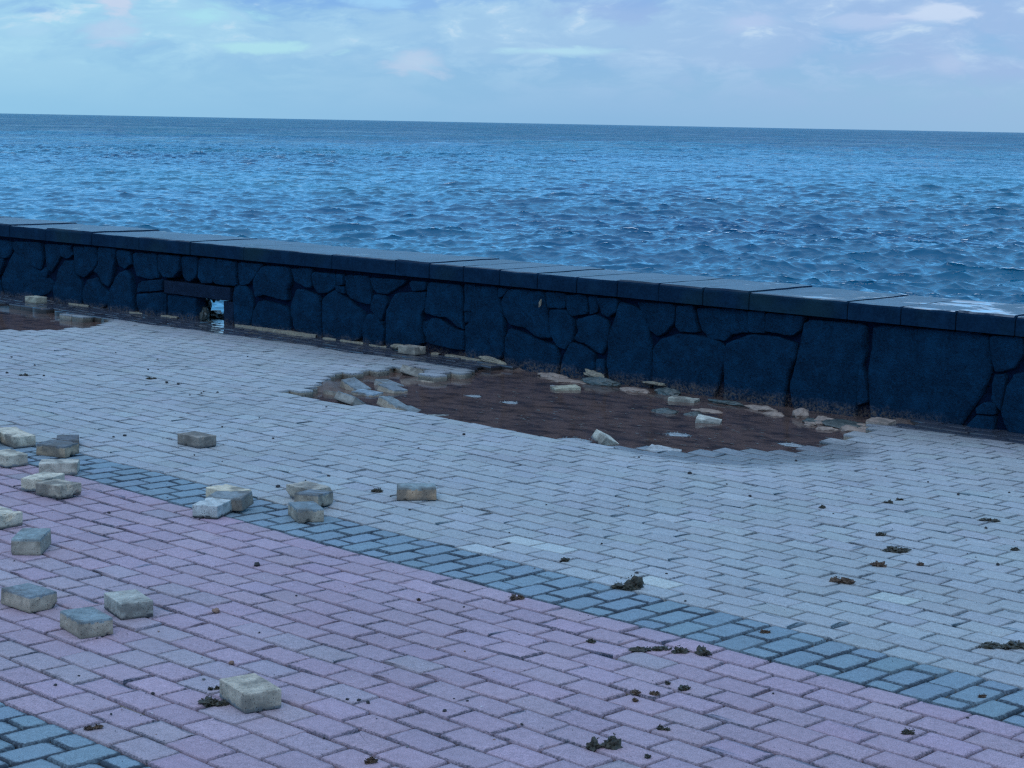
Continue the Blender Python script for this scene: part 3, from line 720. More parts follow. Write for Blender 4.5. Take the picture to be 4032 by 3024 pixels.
lump(bm, (2.98, .47, -.03), .11, 3, .5, (1, .8, .6)); lump(bm, (2.91, .40, .08), .07, 4, .5, (1, .8, .9)); lump(bm, (3.12, .50, -.05), .10, 5, .5, (1.3, .7, .45))
lump(bm, (3.29, .09, .02), .055, 9, .6, (.7, .8, 1.4)); lump(bm, (3.33, .12, -.06), .07, 10, .6, (1, .8, .7)); lump(bm, (3.3, .45, -.08), .10, 6, .5, (1.4, .8, .4)); lump(bm, (2.93, .50, .165), .05, 7, .5)
bm_obj('drain_rubble', bm, M_rock, wall)

# coping slabs
cj = [WLEN0 + i * .62 for i in range(int((JOINTS[0] - WLEN0) / .62) + 1)]
cj = [c_ for c_ in cj if c_ < JOINTS[0] - .3] 
jj = cj + JOINTS + [JOINTS[-1] + .41 * (i + 1) for i in range(2)] + [13.0 + i * .6 for i in range(19)]
for i in range(len(jj) - 1):
    a, b_ = jj[i] + .004, jj[i + 1] - .004
    rnd = random.Random(i + 40); dz_ = rnd.uniform(-.007, .007); dt = rnd.uniform(-.003, .003); zt = .722 + dz_
    tb = .775 + rnd.uniform(-.02, .02)
    prof = [(-.052 + dt, .600), (-.052 + dt, .702), (-.046 + dt, .714), (-.034 + dt, zt), (.12, zt), (.26, zt), (.40, zt), (.55, zt), (.70, zt), (tb - .02, zt - .002), (tb, zt - .015), (tb, .601)]
    bm = bmesh.new(); prev = None
    ns = max(4, int((b_ - a) / .05)); ss = [a, a + .008] + [a + (b_ - a) * k / ns for k in range(1, ns)] + [b_ - .008, b_]
    first = None
    for k, s in enumerate(ss):
        end = k in (0, len(ss) - 1)
        rg = []
        for j, (t, z) in enumerate(prof):
            nz = noise.fractal(Vector((s * 6, t * 6, z * 6 + i * .01)), 1, 2, 4) * .004
            zz_ = z - (.012 if end and z > .7 else 0) + (nz if .601 < z else 0)
            tt = t + (noise.noise(Vector((s * 9, i, z * 5))) * .0035 if j < 4 else (noise.fractal(Vector((s * 7, i, 2)), 1, 2, 3) * .03 if j > 8 else 0))
            if end and j < 4: tt += .004
            rg.append(bm.verts.new((s, tt, zz_)))
        if prev:
            n = len(rg)
            for j in range(n): bm.faces.new((prev[j], prev[(j + 1) % n], rg[(j + 1) % n], rg[j]))
        else: bm.faces.new(rg)
        prev = rg
    bm.faces.new(prev[::-1])
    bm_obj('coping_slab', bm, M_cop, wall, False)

# ------------------------------------------------------------------ pale mortar left along the foot of the wall
def strip(label, s0, s1, w_=.035, z=.004, seed=0, t0=-.02, group=None, hgt=.006):
    n = max(4, int((s1 - s0) / .02)); bm = bmesh.new(); rnd = random.Random(seed)
    bot, top_, bk = [], [], []
    sm = (s0 + s1) / 2
    for i in range(n + 1):
        s = s0 + (s1 - s0) * i / n; u_ = i / n
        zz0 = 0; ww = w_ * min(1, 5 * u_, 5 * (1 - u_)) * (.55 + .55 * abs(noise.fractal(Vector((s * 9, seed, 0)), 1, 2, 3)) + .35 * noise.noise(Vector((s * 28, seed, 4)))) + .003
        x, y = s - sm, t0
        zz_ = z + .004 * noise.noise(Vector((s * 11, seed, 7)))
        bot.append(bm.verts.new((x, -ww, -.012))); top_.append(bm.verts.new((x, -ww + .003, zz_ + hgt * .6))); bk.append(bm.verts.new((x, .03, zz_ + hgt)))
    for i in range(n):
        bm.faces.new((bot[i], bot[i + 1], top_[i + 1], top_[i])); bm.faces.new((top_[i], top_[i + 1], bk[i + 1], bk[i]))
    o = bm_obj('mortar_strip', bm, M_mortar)
    px, py = from_wall(sm, t0); o.location = (px, py, float(ground_h(px, py)) + .006); o.rotation_euler = (0, 0, TH)
    tag(o, label, 'mortar', 'pale mortar strips at the foot of the wall')
strip('long ragged pale mortar strip at wall foot just right of the drain', 3.87, 4.96, .05, .0, 1, hgt=.016)
strip('thin broken mortar strip beyond the end of the long one', 5.05, 5.22, .02, .0, 2)
strip('short straight mortar strip below the wall, midway to the wedged block', 5.27, 5.56, .025, .0, 3)
strip('faint mortar crumbs strip just left of the block against the wall', 5.62, 5.84, .02, .0, 4)
strip('small pale mortar piece just right of the block against the wall', 6.36, 6.45, .04, .0, 5)
strip('narrow mortar strip leading to the broken paving corner', 6.52, 6.70, .035, .0, 6)
strip('pale mortar strip curling round the broken paving corner at the puddle', 6.70, 6.93, .06, .0, 7)
strip('short mortar strip right of the single block by the far left washout', 1.28, 1.62, .03, 0, 8)
strip('mortar strip at wall foot midway between left washout and drain', 2.27, 2.50, .03, 0, 9)
strip('faint mortar strip just left of the drain opening', 2.78, 3.02, .022, 0, 10)
def chunk(label, pos, size, rz, seed, mt=M_mortar, name='mortar_chunk', cat='mortar', tilt=(0, 0), amp=.35, group=None, sub=3):
    bm = bmesh.new(); lump(bm, (0, 0, 0), 1, seed, amp, size, sub, 0, tilt)
    o = bm_obj(name, bm, mt, None, False); o.location = pos; o.rotation_euler = (0, 0, rz)
    tag(o, label, cat, group); return o
def wpos(s, t, z): x, y = from_wall(s, t); return (x, y, z)
chunk('long pale mortar lump stuck to the wall right of the broken paving corner', wpos(7.05, -.02, -.005), (.13, .035, .022), TH, 1, tilt=(0, .12))
chunk('pale mortar lump wedged in the wall above the cream slab', wpos(8.10, -.03, -.005), (.10, .035, .028), TH, 2, tilt=(0, .2))
chunk('triangular pale mortar lump just left of the block against the wall', wpos(6.02, -.05, .012), (.085, .05, .022), TH, 3)
chunk('pale mortar patch on wall foot above the two half sunk blocks', wpos(8.66, -.02, -.01), (.10, .03, .012), TH, 4, amp=.5)
chunk('small white mortar scar high on the wall face', wpos(7.555, -.045, .49), (.010, .008, .028), TH, 6, amp=.5, tilt=(0, .3))

# ------------------------------------------------------------------ loose paving blocks
def block_mesh(seed, top=(.22, .23, .24), bodyc=(.34, .29, .22), under=False, chip=.5, l=.195, w_=.126, h=.062):
    """Rounded, chipped concrete block with a thin face layer; base at z=0."""
    rnd = random.Random(seed)
    nx, ny, nz = 30, 20, 11
    hx_, hy_, hz_ = l / 2, w_ / 2, h / 2; rr = .0024
    pts = {}; faces = []
    V = []
    def vid(i, j, k):
        if (i, j, k) not in pts:
            pts[(i, j, k)] = len(V)
            V.append(Vector(((i / nx * 2 - 1) * hx_, (j / ny * 2 - 1) * hy_, (k / nz * 2 - 1) * hz_)))
        return pts[(i, j, k)]
    for i in range(nx):
        for j in range(ny):
            faces.append((vid(i, j, nz), vid(i + 1, j, nz), vid(i + 1, j + 1, nz), vid(i, j + 1, nz)))
            faces.append((vid(i, j, 0), vid(i, j + 1, 0), vid(i + 1, j + 1, 0), vid(i + 1, j, 0)))
    for i in range(nx):
        for k in range(nz):
            faces.append((vid(i, 0, k), vid(i + 1, 0, k), vid(i + 1, 0, k + 1), vid(i, 0, k + 1)))
            faces.append((vid(i, ny, k), vid(i, ny, k + 1), vid(i + 1, ny, k + 1), vid(i + 1, ny, k)))
    for j in range(ny):
        for k in range(nz):
            faces.append((vid(0, j, k), vid(0, j, k + 1), vid(0, j + 1, k + 1), vid(0, j + 1, k)))
            faces.append((vid(nx, j, k), vid(nx, j + 1, k), vid(nx, j + 1, k + 1), vid(nx, j, k + 1)))
    chips = []
    for _ in range(int(1 + 4 * chip)):
        q = [rnd.choice((-1, 1)) * hx_, rnd.choice((-1, 1)) * hy_, rnd.choice((-1, 1)) * hz_]
        q[rnd.randrange(2)] *= rnd.uniform(-1, 1)
        chips.append((Vector(q), rnd.uniform(.007, .019) * (.6 + chip * .8)))
    cols = []
    top, bodyc = np.array(top), np.array(bodyc)
    lay = .011
    for v_ in V:
        x, y, z = v_
        lim = hz_ - lay
        ztest = -z if under else z
        nn = noise.noise(Vector((x * 30, y * 30, seed)))
        c_ = top if ztest > lim + nn * .002 else bodyc
        if under and z > hz_ - 1e-6: c_ = bodyc * 1.25
        cols.append(c_ * (1 + .12 * noise.noise(Vector((x * 20, y * 20, z * 60 + seed)))))
        inn = Vector((max(-hx_ + rr, min(hx_ - rr, x)), max(-hy_ + rr, min(hy_ - rr, y)), max(-hz_ + rr, min(hz_ - rr, z))))
        d = v_ - inn
        if d.length > 1e-7: v_.xyz = inn + d.normalized() * rr if sum(abs(a) > 1e-7 for a in d) > 1 else inn + d
        taper = 1 - .03 * (z / h + .5) * (0 if under else 1)
        v_.x *= taper; v_.y *= taper
        for q, cr_ in chips:
            dd = (v_ - q).length
            rr2 = cr_ * (1 + .4 * noise.noise(v_ * 60 + Vector((seed, 0, 0))))
            if dd < rr2: v_ += (-q).normalized() * (rr2 - dd) * .75
        v_ += noise.noise_vector(v_ * 45 + Vector((seed * 3, 0, 0))) * .0011 + noise.noise_vector(v_ * 12 + Vector((seed, 5, 0))) * .0012
        v_.z += hz_
    me = bpy.data.meshes.new('paving_block')
    me.from_pydata([tuple(v_) for v_ in V], [], faces); me.update()
    set_attr(me, 'bcol', cols, 'POINT')
    return me
GREY = (.21, .235, .25); CREAM = (.50, .43, .335); TAN = (.40, .32, .245); WHITE = (.52, .50, .45); DARK = (.085, .085, .09)
def put_block(label, x, y, yaw, z=None, tilt=(0, 0), seed=1, group='loose paving blocks scattered on the pavement', name='paving_block', cat='paving block', **k):
    me = block_mesh(seed, **k)
    o = link(name, me, M_blk, smooth=False)
    zz_ = float(ground_h(x, y)) + .0015 if z is None else z
    # lift so that the lowest corner of a tilted block touches what it lies on
    rm = Matrix.Rotation(yaw, 3, 'Z') @ Matrix.Rotation(tilt[0], 3, 'X') @ Matrix.Rotation(tilt[1], 3, 'Y')
    low = min((rm @ v_.co).z for v_ in me.vertices)
    o.location = (x, y, zz_ - low); o.rotation_euler = rm.to_euler()
    tag(o, label, cat, group)
    return o
A = R
put_block('dark grey topped block at the left edge of the foreground trio on pink paving', -6.122, 3.652, A(2.5), seed=1, top=GREY, bodyc=TAN, chip=.8)
put_block('blue grey topped block, nearest of the foreground trio on pink paving', -5.665, 3.611, A(170), seed=2, top=(.23, .27, .28), bodyc=(0.368, 0.297, 0.229), chip=.1)
put_block('upturned block with dark stained sides, rightmost of the foreground trio', -5.770, 3.862, A(165), seed=3, top=(.06, .065, .075), bodyc=(0.366, 0.342, 0.298), under=True, chip=.3)
put_block('single block lying by a seaweed tuft, the nearest block of all', -4.586, 3.522, A(167.5), seed=4, top=GREY, bodyc=(0.404, 0.339, 0.268), under=True, chip=.2)
put_block('cream block farthest back in the left edge cluster on pale paving', -9.336, 5.460, A(165), seed=5, top=GREY, bodyc=CREAM, under=True)
put_block('cream upturned block in front of the farthest one in left cluster', -9.175, 5.461 - .04, A(172.5), seed=6, top=GREY, bodyc=CREAM, under=True, chip=.3)
put_block('pale block half cut by the frame behind the upper left cluster', -9.29, 5.27, A(130), seed=7, top=GREY, bodyc=WHITE, under=True)
put_block('dark rough grey tilted block at the right of the upper left cluster', -8.771, 5.426, A(20), seed=8, top=(.15, .16, .17), bodyc=(.36, .27, .19), chip=1.3, tilt=(R(3), 0))
put_block('flat dark block hidden behind the rough grey tilted block', -8.98, 5.62, A(147.5), seed=9, top=(.13, .13, .14), bodyc=(.19, .16, .14), chip=1.5, h=.045)
put_block('cream block by the left frame edge, on the dark blue band', -8.710, 5.085, A(177.5), seed=10, top=GREY, bodyc=CREAM, under=True)
put_block('small cream block showing at left edge behind the one on the blue band', -8.98, 5.10, A(150), seed=11, top=GREY, bodyc=CREAM, under=True)
put_block('upturned cream topped block lying lengthwise on the blue band edge', -8.315, 5.151, A(52), seed=12, top=GREY, bodyc=(0.441, 0.385, 0.317), under=True, chip=.2)
put_block('cream block propped behind the chipped one on far pink paving', -8.022, 4.875, A(115), seed=13, top=GREY, bodyc=CREAM, under=True, chip=.3)
put_block('chipped brown sided cream block in front of the propped one', -7.811, 4.833, A(5), seed=14, top=(.13, .12, .11), bodyc=(0.371, 0.309, 0.241), under=True, chip=1.2, tilt=(0, R(-2)))
put_block('broken cream block cut by the left frame edge on pink paving', -7.460, 4.302, A(2.5), seed=15, top=(.2, .18, .16), bodyc=CREAM, under=True, chip=1.6)
put_block('rounded block leaning up on its edge near the left frame edge', -6.905, 4.135, A(135), seed=16, top=(.25, .29, .29), bodyc=(0.358, 0.308, 0.246), tilt=(0, R(-2)), chip=.5, h=.07)
put_block('lone brown grey block far out on the pale paving', -8.556, 6.196, A(2.5), seed=17, top=(.13, .12, .12), bodyc=(.23, .195, .165), under=True, chip=.4)
put_block('cream topped block at the back of the middle left trio', -7.199, 5.399, A(2.5), seed=18, top=GREY, bodyc=(0.513, 0.427, 0.315), under=True)
put_block('grey speckled block leaning in the centre of the middle left trio', -7.03, 5.28, A(27.5), seed=19, top=(.24, .26, .27), bodyc=(.26, .22, .18), tilt=(R(6), R(-4)), chip=1.0)
put_block('block with dark broken face and white end, front of the middle left trio', -6.985, 5.15, A(120), seed=20, top=(.05, .055, .06), bodyc=(0.410, 0.410, 0.392), under=True, chip=.8)
put_block('tan chipped block at the back of the stack of three', -7.009, 5.748, A(0), seed=21, top=GREY, bodyc=(0.358, 0.309, 0.253), under=True, chip=1.2, l=.2, w_=.13)
put_block('grey topped block leaning between the other two of the stack of three', -6.83, 5.63, A(117.5), seed=22, top=(.20, .22, .24), bodyc=(0.386, 0.317, 0.243), tilt=(0, R(5)), chip=.9)
put_block('blue grey topped block at the front of the stack of three', -6.640, 5.427, A(155), seed=23, top=(.21, .25, .27), bodyc=(0.371, 0.309, 0.241), chip=.9)
put_block('single long block standing alone with a brown side on pale paving', -6.658, 6.144, A(50), seed=24, top=(.26, .30, .30), bodyc=(.40, .27, .18), under=False, chip=.15)

HG = 'dislodged blocks in the big washout'
def hb(*a, **k):
    k['z'] -= .026
    return put_block(*a, group=HG, **k)
hb('block tipped up steeply at the left tip of the big puddle', -9.98, 8.60, R(2), z=-.075, tilt=(R(3), R(19)), seed=31, top=(.21, .24, .26), bodyc=TAN, chip=.2)
hb('thin flat slab sliding into the water beyond the steep tipped block', -9.74, 8.74, R(-3), z=-.068, tilt=(R(-3), R(7)), seed=32, top=(.20, .22, .24), bodyc=TAN, chip=.2)
hb('pale blue topped block lying level at the left tip of the puddle', -9.73, 8.50, R(12), z=-.070, tilt=(R(2), R(2)), seed=33, top=(.23, .28, .32), bodyc=TAN, chip=.1)
hb('thin edge of a sunken block behind the steep tipped block', -9.98, 8.92, R(0), z=-.080, tilt=(R(-5), R(8)), seed=34, top=GREY, bodyc=(0.299, 0.274, 0.243), chip=.3)
hb('block on its edge low against the near side of the puddle tip', -9.50, 8.13, R(2), z=-.080, tilt=(R(-30), R(7)), seed=35, top=GREY, bodyc=(0.301, 0.282, 0.251), chip=.3)
hb('muddy block lying under the pavement edge at the far left tip', -9.85, 8.33, R(0), z=-.085, tilt=(R(-14), 0), seed=36, top=(.2, .18, .16), bodyc=(.25, .21, .17))
hb('light grey topped block sliding down into the near side of the puddle', -9.20, 8.26, R(3), z=-.080, tilt=(R(-8), R(16)), seed=37, top=(.21, .24, .25), bodyc=TAN, chip=.2)
hb('light grey block tilting beyond the sliding one, half under water', -8.99, 8.25, R(2), z=-.098, tilt=(R(-5), R(10)), seed=38, top=(.20, .23, .24), bodyc=TAN, chip=.2)
hb('submerged pale block just under the water by the near edge', -8.80, 8.27, R(170), z=-.10, tilt=(R(3), R(5)), seed=39, top=(.36, .38, .36), bodyc=TAN)
hb('cream topped slab standing just clear of the water near the wall', -9.041, 9.80, R(60), z=-.070, tilt=(R(1), R(-2)), seed=40, top=(.3, .28, .24), bodyc=(0.344, 0.320, 0.239), under=True, chip=.2)
hb('pale block lying in the water right against the wall', -8.13, 10.03, R(20), z=-.070, tilt=(R(0), R(3)), seed=41, top=GREY, bodyc=(0.309, 0.296, 0.247), under=True, chip=.9)
hb('white broken block poking out of the middle of the water', -7.43, 9.42, R(30), z=-.078, tilt=(R(8), R(10)), seed=42, top=GREY, bodyc=(0.388, 0.382, 0.339), under=True, chip=.8, l=.16, w_=.10)
hb('white block corner sticking up at the near right edge of the puddle', -7.32, 8.27, R(80), z=-.075, tilt=(R(22), R(26)), seed=43, top=GREY, bodyc=(0.416, 0.391, 0.329), under=True, chip=.3, l=.14, w_=.1)
hb('sunken pale block beside the white corner at the near edge', -7.12, 8.32, R(20), z=-.103, tilt=(R(-6), R(3)), seed=44, top=(.36, .34, .32), bodyc=TAN)
hb('thin long slab just under water along the near edge', -8.22, 8.15, R(2), z=-.100, tilt=(R(-4), R(2)), seed=45, top=(.16, .17, .18), bodyc=TAN, l=.34, w_=.12)
hb('small submerged pale block tip right of the sunken pair', -6.92, 8.36, R(20), z=-.093, tilt=(R(9), R(6)), seed=47, top=(.36, .36, .36), bodyc=TAN)
hb('sunken pale block lying below the dark paving corner by the wall', -9.98, 9.30, R(8), z=-.095, tilt=(R(-8), 0), seed=49, top=TAN, bodyc=(.27, .24, .20))
hb('block leaning askew against the paving edge left of the dark corner', -10.26, 9.42, R(20), z=-.085, tilt=(R(-26), R(12)), seed=51, top=(.27, .24, .2), bodyc=(.29, .26, .22))
put_block('cream sided block lying against the wall left of the big puddle', -11.02, 10.10, R(2), seed=52, top=(.26, .23, .19), bodyc=(.30, .26, .21), under=True, group='single blocks lying against the wall', z=-.012, chip=1.2)
put_block('cream topped block lying against the wall above the far left washout', -16.30, 9.86, R(0), seed=53, top=(.3, .28, .22), bodyc=(0.362, 0.338, 0.263), under=True, group='single blocks lying against the wall', z=-.012, l=.21)
put_block('pinkish upright block in the rubble at the right end of the puddle', -6.53, 10.06, R(8), z=-.055, tilt=(R(4), R(3)), seed=54, top=(.3, .22, .18), bodyc=(0.322, 0.260, 0.217), group='rubble at the right end of the puddle', chip=.9, l=.16)

def rock(label, x, y, z, size, rz, seed, mt=M_rockp, group='rubble at the right end of the puddle', amp=.3, tilt=(0, 0)):
    return chunk(label, (x, y, z - .022), size, rz, seed, mt, 'rubble_stone', 'stone', tilt, amp, group)
rock('flat buff stone slab in front of the pinkish upright block', -6.50, 9.90, -.030, (.13, .085, .022), .2, 21)
rock('pink round stone left of the buff slab at right puddle end', -6.64, 9.87, -.025, (.060, .05, .03), .2, 22)
rock('grey pink stone between the pink round stone and the dark leaning slab', -6.76, 9.80, -.032, (.07, .045, .022), .6, 23)
rock('triangular buff stone left of the tilted dark slab by the wall', -6.90, 10.00, -.018, (.085, .06, .028), .3, 24)
rock('dark flat slab leaning at the wall behind the pink stones', -6.72, 9.98, -.018, (.16, .09, .018), .5, 25, M_rock, tilt=(.15, .1))
rock('pointed pink stone standing at the wall foot', -7.17, 10.08, -.010, (.055, .05, .045), .3, 26)
rock('low pinkish stone in the water left of the pointed one', -7.34, 10.03, -.030, (.08, .045, .022), .1, 27)
rock('small pink stone right of the pointed one', -7.00, 10.08, -.020, (.04, .04, .022), .4, 28)
for i, (lb, x, y, sz, rz, mt) in enumerate((
    ('small buff stone between the round pink stone and the buff slab', -6.57, 9.95, (.045, .035, .022), .5, M_rockp),
    ('thin pinkish stone tucked behind the pink round stone', -6.66, 10.03, (.07, .035, .018), .2, M_rockp),
    ('small buff chip at the front of the buff slab', -6.42, 9.80, (.035, .03, .014), 1.1, M_rockp),
    ('dark pebbly stone left of the triangular buff stone', -7.00, 9.96, (.06, .04, .018), .1, M_rock),
    ('small pinkish chip in front of the triangular buff stone', -6.93, 9.86, (.04, .03, .014), .9, M_rockp),
    ('low crusted stone at the wall foot left of the low pinkish stone', -7.52, 10.14, (.12, .04, .02), .05, M_rockp),
    ('dark crusted stone at wall foot right of the pale wall block', -7.85, 10.16, (.14, .045, .022), .05, M_rock),
    ('buff stone against the wall right of the pinkish upright block', -6.30, 10.16, (.08, .04, .016), .05, M_rockp))):
    rock(lb, x, y, -.022, sz, rz, 70 + i, mt, 'rubble at the right end of the puddle' if i != 5 and i != 6 else 'low stones at the foot of the wall', .4)
RW = 'half sunk stones in the middle of the puddle'
rock('blue grey wet stone, left one of the half sunk row', -7.88, 9.55, -.042, (.10, .085, .035), .3, 31, M_rock, RW)
rock('small blue grey wet stone, middle one of the half sunk row', -7.70, 9.60, -.042, (.065, .06, .032), .9, 32, M_rock, RW)
rock('pinkish flat stone behind the half sunk grey stones', -7.72, 9.80, -.036, (.13, .06, .022), .1, 33, M_rockp, RW)
rock('pinkish low stone at wall foot left of the cream slab', -9.55, 10.20, -.022, (.14, .05, .022), .05, 34, M_rockp, 'low stones at the foot of the wall')
rock('white crusted flat stone by the wall, half out of the water', -9.36, 10.12, -.030, (.17, .07, .016), .05, 35, M_rockp, 'low stones at the foot of the wall', .45)
rock('dark rough stone under the mortar lump above the cream slab', -9.05, 10.18, -.02, (.17, .05, .045), .05, 36, M_rock, 'low stones at the foot of the wall')
rock('muddy stones heap right of the cream slab at the wall foot', -8.66, 10.13, -.028, (.12, .06, .025), .05, 37, M_rockp, 'low stones at the foot of the wall')
rock('dark wet stone by the wall just left of the pale block', -8.42, 10.20, -.02, (.10, .05, .035), .05, 38, M_rock, 'low stones at the foot of the wall')
rr_ = random.Random(5)
for i in range(12):
    x = -16.6 + i * .165; y = 9.52 - .008 * i + rr_.uniform(-.03, .03)
    rock('rounded muddy stone under the broken paving edge of the far left washout', x, y - .03, -.068 + rr_.uniform(-.01, .012), (rr_.uniform(.04, .075), .05, .03), rr_.uniform(0, 3), 40 + i, M_rockp if i % 3 else M_rock, 'stones under the edge of the left washout')

# ------------------------------------------------------------------ foam patches floating on the puddle
def foam(label, x, y, r, seed):
    bm = bmesh.new(); rnd = random.Random(seed)
    lump(bm, (0, 0, 0), r, seed, .5, (1.15, .75, .02), 2)
    for _ in range(int(110)):
        a = rnd.uniform(0, 6.28); q = r * rnd.random() ** .8 * (1 + .35 * math.sin(3 * a + seed))
        bmesh.ops.create_icosphere(bm, subdivisions=1, radius=rnd.uniform(.0012, .0034), matrix=Matrix.Translation((math.cos(a) * q * 1.2, math.sin(a) * q * .8, rnd.uniform(0, .003))))
    o = bm_obj('foam_patch', bm, M_foam, None, True); o.location = (x, y, WATER + .001)
    tag(o, label, 'foam', 'foam patches floating on the puddle')
foam('bubbly white foam patch nearest the right end of the puddle', -6.552, 9.134, .07, 1)
foam('foam patch floating in the middle near side of the puddle', -7.238, 8.891, .075, 2)
foam('foam patch at the left middle of the puddle, nearer the tip', -9.203, 9.028, .055, 3)
foam('foam patch right of the left middle one', -8.827, 9.016, .06, 4)
foam('foam and straw scum at the near edge left of the white corner block', -7.50, 8.25, .08, 5)
foam('tiny foam fleck beside the cream topped slab', -9.20, 9.84, .025, 6)

# flecks of straw, leaf and crust drifting on the water, far too many to count
fr_ = random.Random(21); bm = bmesh.new()
while len(bm.verts) < 260 * 4:
    x, y = fr_.uniform(-9.6, -6.2), fr_.uniform(8.1, 10.1)
    if fr_.random() < .55: x, y = x * .35 + .65 * fr_.choice((-9.0, -8.2, -7.4, -6.8)), y * .6 + .4 * fr_.choice((8.6, 9.1, 9.5))
    if not inpoly(np.array([x]), np.array([y]), HOLE1)[0]: continue
    a = fr_.uniform(-.6, .6); l = fr_.uniform(.004, .022); w_ = fr_.uniform(.002, .007)
    q = [(x + math.cos(a) * u * l - math.sin(a) * v * w_, y + math.sin(a) * u * l + math.cos(a) * v * w_, WATER + .0012 + fr_.uniform(0, .003)) for u, v in ((-1, -1), (1, -.6), (.8, 1), (-1, .7))]
    bm.faces.new([bm.verts.new(k) for k in q])
me = bpy.data.meshes.new('floating_flecks'); bm.to_mesh(me); bm.free()
tag(link('floating_flecks', me, M_fleck), 'dark flecks and straw drifting on the brown puddle', 'flotsam', kind='stuff')

# ------------------------------------------------------------------ seaweed tufts
def weed(label, x, y, w_, seed, mt=None, long=1.0, rz=None, hgt=.42):
    rnd = random.Random(seed); bm = bmesh.new(); r = w_ / 2
    lumps = max(2, int(2 + w_ * 22)); cen = []
    for _ in range(lumps):
        q = rnd.uniform(-1, 1); cen.append((q * r * .72 * long, rnd.uniform(-.5, .5) * r * .62, rnd.uniform(.35, 1)))
    ns = int(40 + w_ * 1500)
    for _ in range(ns):
        cx_, cy_, k = rnd.choice(cen)
        if rnd.random() < .12: cx_ *= 1.5; k *= .25
        p = Vector((cx_ + rnd.gauss(0, r * .13), cy_ + rnd.gauss(0, r * .13), abs(rnd.gauss(0, r * hgt * .42 * k)) + .002))
        d = Vector((rnd.gauss(0, 1) * long, rnd.gauss(0, 1), rnd.gauss(0, .22))).normalized()
        L_ = rnd.uniform(.005, .014) * (.7 + w_ * 3); wd = rnd.uniform(.0012, .0034)
        seg = 5; prev = None
        for i in range(seg):
            d = (d + Vector((rnd.gauss(0, .5), rnd.gauss(0, .5), rnd.gauss(0, .3)))).normalized()
            p = p + d * L_ / seg
            if p.z < .0015: p.z = .0015
            sd_ = d.cross(Vector((0, 0, 1)) + Vector((rnd.gauss(0, .6), rnd.gauss(0, .6), 0))).normalized() * wd * (1 - .5 * i / seg)
            up_ = d.cross(sd_).normalized() * wd * .5
            rg = [bm.verts.new(p + sd_), bm.verts.new(p + up_), bm.verts.new(p - sd_), bm.verts.new(p - up_)]
            if prev:
                for j in range(4): bm.faces.new((prev[j], prev[(j + 1) % 4], rg[(j + 1) % 4], rg[j]))
            prev = rg
    for cx_, cy_, k in cen:
        lump(bm, (cx_, cy_, r * hgt * .25 * k), r * .42 * (.5 + .5 * k), rnd.random() * 50, .9, (1, .8, .6 * hgt / .42 * k + .1), 3)
    o = bm_obj('seaweed_tuft', bm, mt or M_weed)
    o.location = (x, y, float(ground_h(x, y)) + .0008); o.rotation_euler = (0, 0, rnd.uniform(-.3, .3) + R(45) if rz is None else rz)
    tag(o, label, 'seaweed', 'dried seaweed tufts scattered on the paving')
WL = ['big spiky black seaweed clump on the upper edge of the blue band', 'small flat seaweed tuft on pale paving above the big spiky clump', 'brown leafy seaweed clump in the middle of the right pale paving',
 'wide flat seaweed tuft up right of the brown leafy clump', 'twisted brown seaweed bit left below the wide flat tuft', 'small brown seaweed lump right below the wide flat tuft',
 'flat seaweed bit left half of the farthest right pair', 'upright green seaweed bit of the farthest right pair', 'dark oblong seaweed lump above the wide flat tuft', 'dark lump of seaweed far out below the puddle corner',
 'large dark seaweed mat cut by the right frame edge', 'thick greenish log shaped seaweed on the pink band edge', 'thin stringy seaweed strand left of the log shaped one', 'dark oval seaweed flake left of the stringy strand',
 'brown ragged seaweed strip on the lower middle pink paving', 'seaweed tuft with a spike right of the brown ragged strip', 'tiny seaweed scrap between the ragged strip and the spiked tuft', 'flat brown seaweed leaf just below the ragged strip',
 'tall spiky black seaweed clump at the bottom of the picture', 'small dark seaweed bit right of the tall bottom clump', 'small leaf shaped seaweed bit above the tall bottom clump', 'dark crumbly seaweed pile at the left foot of the nearest block',
 'black seaweed knob touching the nearest block', 'dark seaweed strand beside the single long block', 'small dark heap of seaweed out on the far left pale paving', 'dark heap of seaweed at the far left frame edge of pale paving',
 'seaweed scrap with a pale stone at the lower right corner', 'round brown seaweed lump on the blue band at lower right', 'seaweed bits on the blue band left of the round brown lump', 'thin dark seaweed strand far up on the right pale paving',
 'small seaweed bit touching the right frame edge', 'curled brown leaf of seaweed on the first pink row', 'pale brown straw tuft at the bottom frame edge', 'crumbly brown straw tuft right of the lower left blue corner', 'tiny red brown seaweed bit on the middle pink paving']
for i, (x, y, w_) in enumerate(WEED):
    kw = {}
    if i in (10,): kw = dict(long=1.5, rz=R(45), hgt=.3)
    if i == 11: kw = dict(long=1.3, rz=R(15), hgt=.45)
    if i in (3, 12, 14, 29): kw = dict(long=1.3, hgt=.18)
    if i in (0, 18): kw = dict(hgt=.7)
    weed(WL[i], x, y, w_, 60 + i, M_weed2 if i in (2, 4, 5, 14, 17, 27, 28, 31, 32, 33, 34) else M_weed, **kw)

